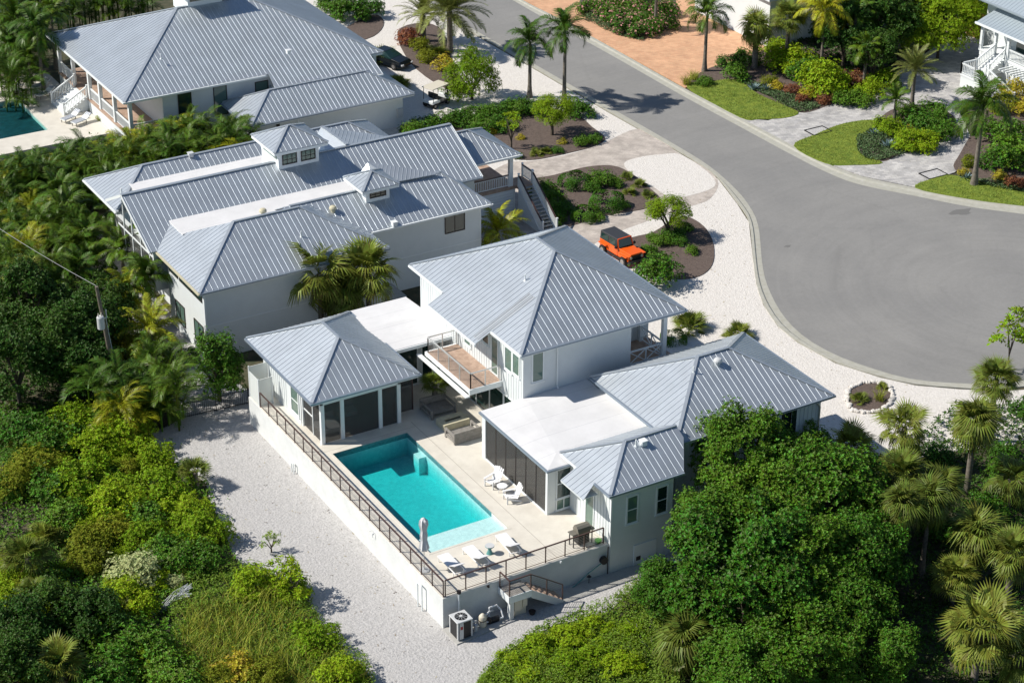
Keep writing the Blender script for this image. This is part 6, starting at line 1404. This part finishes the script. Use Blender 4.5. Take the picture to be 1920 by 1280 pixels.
# --- palm hedge between the two left houses
AR = ((462,262),(440,250),(425,268),(405,252),(392,282),(372,250),(352,268),(335,246),(322,290),(305,262),(285,285),(262,268),(250,305),(228,292),(205,318),(190,296),(165,318),(140,300),(122,322),(98,316),(78,330),(50,318),(360,296),(430,290),(280,312),(25,330))
for i, (px, py) in enumerate(AR): S(('areca0','areca2','areca1','arecay1')[i % 4], 'feathery clumping palm in the tall hedge between the two left houses', px, py+6, 1.15+.12*((i*7) % 3), 2.0, 'palm', 'clumping_palm', 'clumping palms between the left houses')
# --- veranda corner and top left
for px, py, h, cs, m, lab in ((28,40,5.0,1.1,'coco1','feather palm at the top left before the veranda roof corner'), (70,62,6.0,1.15,'royal0','drooping feather palm overlapping the corner of the hip roof'), (95,28,5.2,1.0,'coco1','feather palm behind the corner of the hip roof'), (20,85,3.6,1.0,'coco1','low feather palm at the left edge above the dark pool'), (55,110,3.0,.9,'coco1','feather palm standing beside the veranda above the loungers')): TR(m, lab, px, py, h, cs)
for i, (px, py) in enumerate(((10,20),(45,10),(85,0),(125,5),(10,60),(50,80),(10,120),(30,140),(170,-5),(215,-8),(260,-15))): S(f'areca{i%3}', 'leafy clumping palm in the thicket behind the dark pool', px, py+8, 1.3, 2.2, 'palm', 'clumping_palm', 'clumping palms behind the dark pool')
S('shrub0', 'green shrub at the foot of the veranda steps', 148, 196, .8); S('olive', 'straw coloured bush along the veranda', 175, 205, 1.0, .6); S('olive', 'straw coloured bush beside the striped loungers', 196, 222, 1.0, .6); S('shrub1', 'small green shrub between the striped loungers and the palms', 60, 150, .9)
fb2 = thing('distant_building', 'white building corner cut by the top left edge', 'building', tuple(G(0, 30, 0))); v = G(4, 40, 0); MB().box(v.x-6, v.x, v.y, v.y+6, 0, 5.5).build('wall', 'white', fb2); MB().box(v.x-6.2, v.x+.2, v.y-.3, v.y+6, 5.5, 5.75).build('roof', 'roof_teal', fb2)
# --- left thicket
for px, py, h, cs, m, lab in ((161,452,2.6,.95,'coco1','feather palm left of the lanai above the side path'), (228,470,3.0,.95,'coco1','feather palm standing before the lanai screens'), (274,524,3.4,.95,'royal1','feather palm before the white side wall with windows'), (282,622,2.6,1.0,'coco0','golden feather palm by the side path'), (144,510,2.4,.9,'coco1','feather palm in the thicket below the power line'), (210,345,3.2,.8,'royal2','feather palm against the rear left roof corner'), (107,365,3.6,.95,'coco1','feather palm above the thicket near the left edge'), (215,395,3.0,.8,'coco1','feather palm at the gable end of the middle roof'), (240,548,2.6,.85,'coco0','yellowish feather palm between the pole and the side path'), (130,400,3.0,.95,'royal0','feather palm in the thicket left of the gable')): TR(m, lab, px, py, h, cs)
for px, py, h, cs, m, lab in ((50,575,4.0,1.35,0,'large dark broadleaf tree at the left edge under the power line'), (158,612,3.4,1.1,1,'dark broadleaf tree left of the utility pole'), (28,680,3.4,1.15,2,'dark broadleaf tree low at the left edge'), (108,660,3.2,1.1,0,'dark broadleaf tree in the middle of the left thicket'), (196,575,3.0,.85,1,'dark broadleaf tree right behind the utility pole top'), (170,690,2.6,.9,2,'shaded broadleaf tree left of the utility pole foot')): TR(f'darkcrown{m}', lab, px, py, h, cs, 't_limbs', cat='tree', name='dark_tree')
TR('palmetto2', 'yellowish fan palm top above the large dark tree at the left edge', 48, 512, 5.4, 1.1, **sb)
TR('cone', 'dense upright green tree beside the shower enclosure', 408, 690, 2.5, 1.0, 't_limbs', cat='tree', name='upright_tree', zc=1.05); S('shrub1', 'reddish green shrub left of the dense upright tree', 352, 660, .9)
LT = ((20,380),(60,400),(95,430),(25,440),(150,470),(60,470),(110,480),(20,500),(85,520),(215,640),(295,690),(310,740),(262,745),(235,770),(200,740),(60,350),(150,370),(20,340),(105,330),(150,440))
for i, (px, py) in enumerate(LT): S(('areca0','arecay0','areca2','areca1')[i % 4], 'clumping palm with arching fronds in the thicket between the pole and the left edge', px, py, 1.05+.12*(i % 3), 1.7, 'palm', 'clumping_palm', 'clumping palms in the left thicket')
# --- lower left shrubs
LL = (('wild0',162,888,2.1,'largest bright yellow green shrub in the lower left thicket'), ('wild1',218,938,1.9,'bright shrub below the largest one in the lower left thicket'), ('wild2',300,905,1.8,'bright shrub near the upper left edge of the gravel lot'), ('shrub0',285,958,1.7,'green shrub in the middle of the lower left thicket'), ('wild0',345,950,1.6,'bright shrub on the left edge of the gravel lot'), ('wild1',384,990,1.7,'bright shrub reaching out over the gravel lot'), ('shrub1',372,1035,1.7,'green shrub whose shadow falls on the gravel lot'), ('shrub2',315,1030,1.9,'green shrub behind the pale blossoming bush'),
      ('olive',170,1008,1.7,'olive brown bush left of the pale blossoming bush'), ('olive',210,985,1.5,'olive brown bush above the pale blossoming bush'), ('pale',250,1058,2.0,'pale cream blossoming bush in the lower left'), ('pale',325,1085,.9,'small pale blossoming bush beside the dead branches'), ('olive',160,1045,1.3,'low olive bush in front of the olive brown ones'),
      ('wild2',150,785,1.9,'bright shrub above the thicket left of the utility pole foot'), ('wild0',222,770,1.9,'bright shrub at the foot of the utility pole'), ('wild1',236,812,1.8,'bright shrub left of the iron fence'), ('wild2',180,830,1.9,'bright shrub between the pole foot and the largest shrub'), ('wild0',285,846,1.5,'bright shrub at the corner of the gravel lot by the iron fence'), ('shrub0',40,790,2.2,'green shrub at the left edge below the dark trees'), ('shrub1',100,810,2.2,'green shrub right of the left edge below the dark trees'), ('olive',60,860,1.8,'grey olive bush at the left edge'), ('olive',20,900,1.6,'low olive bush cut by the left edge'), ('shrub2',95,905,1.8,'shaded shrub left of the largest bright shrub'), ('shrub0',110,960,1.7,'shaded shrub above the fan palm at the left'), ('wild1',270,1000,1.4,'bright shrub just above the pale blossoming bush'),
      ('darkcrown0',101,1140,.85,'dark shrub below the fan palm at the left edge'), ('darkcrown1',168,1160,.9,'dark shrub in the bottom left between two fan palms'), ('shrub2',228,1186,2.0,'green shrub right of the dark ones at the bottom left'), ('darkcrown2',34,1180,.95,'dark shrub cut by the left edge near the bottom'), ('wild0',240,1120,1.7,'bright low shrub in front of the pale blossoming bush'), ('shrub0',285,1215,2.0,'shaded shrub at the bottom left beside the grass'), ('darkcrown0',20,1260,1.0,'dark shrub in the bottom left corner'), ('shrub1',200,1250,2.0,'shaded shrub right of the fan palm at the bottom'), ('shrub2',330,1255,1.9,'shaded shrub at the bottom edge left of the grass'), ('ylw',445,1245,1.5,'yellow bush at the bottom edge in the tall grass'), ('olive',500,1262,1.4,'golden bush at the bottom edge right of the yellow one'), ('olive',410,1270,1.2,'small golden bush at the bottom edge'), ('wild2',540,1100,1.2,'bright low shrub on the gravel edge by the saplings'), ('wild1',470,1090,1.5,'bright mound of leaves at the top of the grassy patch'), ('wild0',590,1190,1.5,'bright mound of leaves at the gravel edge near the bottom'), ('wild1',640,1262,1.5,'bright mound of leaves in the bottom corner of the grassy patch'))
for m, px, py, s, lab in LL: S(m, lab, px, py, s, .85 if m[:4] != 'dark' else 1.5)
for px, py, h, cs, m, lab in ((52,1045,1.7,1.15,0,'fan palm at the left edge in the lower thicket'), (112,1245,1.6,1.2,1,'pale fan palm at the bottom left'), (365,885,1.1,.85,2,'small fan palm on the edge of the gravel lot'), (62,1110,1.0,.8,1,'ragged fan palm with brown fronds below the one at the left edge')): TR(f'palmetto{m}', lab, px, py, h, cs, **sb, skirt=f'skirt{m}' if h != 1.1 else None)
for px, py, s, lab in ((508,1015,.6,'lone thin sapling standing on the gravel lot'), (524,1075,1.1,'thin sapling left of its twin at the gravel edge'), (551,1088,1.2,'thin sapling right of its twin at the gravel edge')): S('sparse', lab, px, py, s, .9, 'sapling', 'sapling')
fr = np.random.default_rng(77); fp = scatter(gp([(-20,790),(140,790),(250,830),(300,865),(360,905),(390,960),(410,1020),(430,1062),(340,1100),(310,1150),(380,1290),(-20,1290)]), .30, fr)
for i, (x, y) in enumerate(fp):
    sc2 = fr.uniform(.45, .95); m = ('shrub0','wild1','shrub2','wild2','shrub1','olive','wild0','palmetto0')[fr.integers(0, 8)]
    plant('wild_shrub', 'shrub', 'small wild shrub in the undergrowth of the lower left thicket', m, x, y, sc2, .35*sc2 if m[0] != 'p' else .2, 'wild shrubs in the lower left thicket', fr.uniform(.8, 1.3))
# dead branches
db = MB(); q = random.Random(5); a = G(300, 1145, .2)
for i in range(16):
    e_ = G(362-q.uniform(0,14), 1096+q.uniform(-4,22), .9); m_ = (a+e_)/2+Vector((q.uniform(-.2,.2), q.uniform(-.2,.2), q.uniform(.1,.35))); db.tube([a+Vector((q.uniform(-.3,.3), q.uniform(-.2,.2), 0)), m_, e_], .022, 5)
tag(db.build('dead_branches', 'ac_grey'), 'fan of bare grey dead branches below the pale blossoming bush', 'branches')
db = MB()
for i in range(9):
    b_ = G(1215+q.uniform(-40,30), 1190+q.uniform(-10,40), .3); db.tube([b_, b_+Vector((q.uniform(-1.2,.2), q.uniform(-.4,.6), q.uniform(.3,.9)))], .015, 5)
tag(db.build('dead_branches', 'graywood'), 'thin dry twigs on the green mound before the broadleaf trees', 'branches')

# fallen leaves and weeds on the shell and gravel
def litter(name, poly, per, z, m, size, seed, up=.3):
    r = np.random.default_rng(seed); p = scatter(poly, per, r); d = np.stack([r.normal(0, up, len(p)), r.normal(0, up, len(p)), np.ones(len(p))], 1)
    V, F = rosettes(np.c_[p, np.full(len(p), z)], d, size, 2, .3, r, .1); o = bpy.data.objects.new(name, npmesh(name, V, F, m)); COL.objects.link(o); return tag(o, kind='stuff')
GL = gp([(300,830),(345,790),(465,765),(500,830),(830,1180),(890,1280),(720,1280),(640,1210),(520,1085),(440,1030),(400,945),(350,890)])
litter('fallen_leaves', GL, .8, .075, 'dead', .08, 31); litter('fallen_leaves', GL, .25, .075, 'mulch', .11, 32)
litter('fallen_leaves', gp([(1250,300),(1400,420),(1440,580),(1570,690),(1720,725),(1720,790),(1540,800),(1400,640),(1290,590),(1330,470)]), .5, .085, 'dead', .09, 33)
litter('weeds', gp([(300,830),(345,800),(420,900),(470,1060),(560,1090),(660,1220),(720,1280),(705,1290),(520,1085),(440,1030),(400,945),(350,890)]), 2.2, .08, 'leaf', .13, 34, .6)
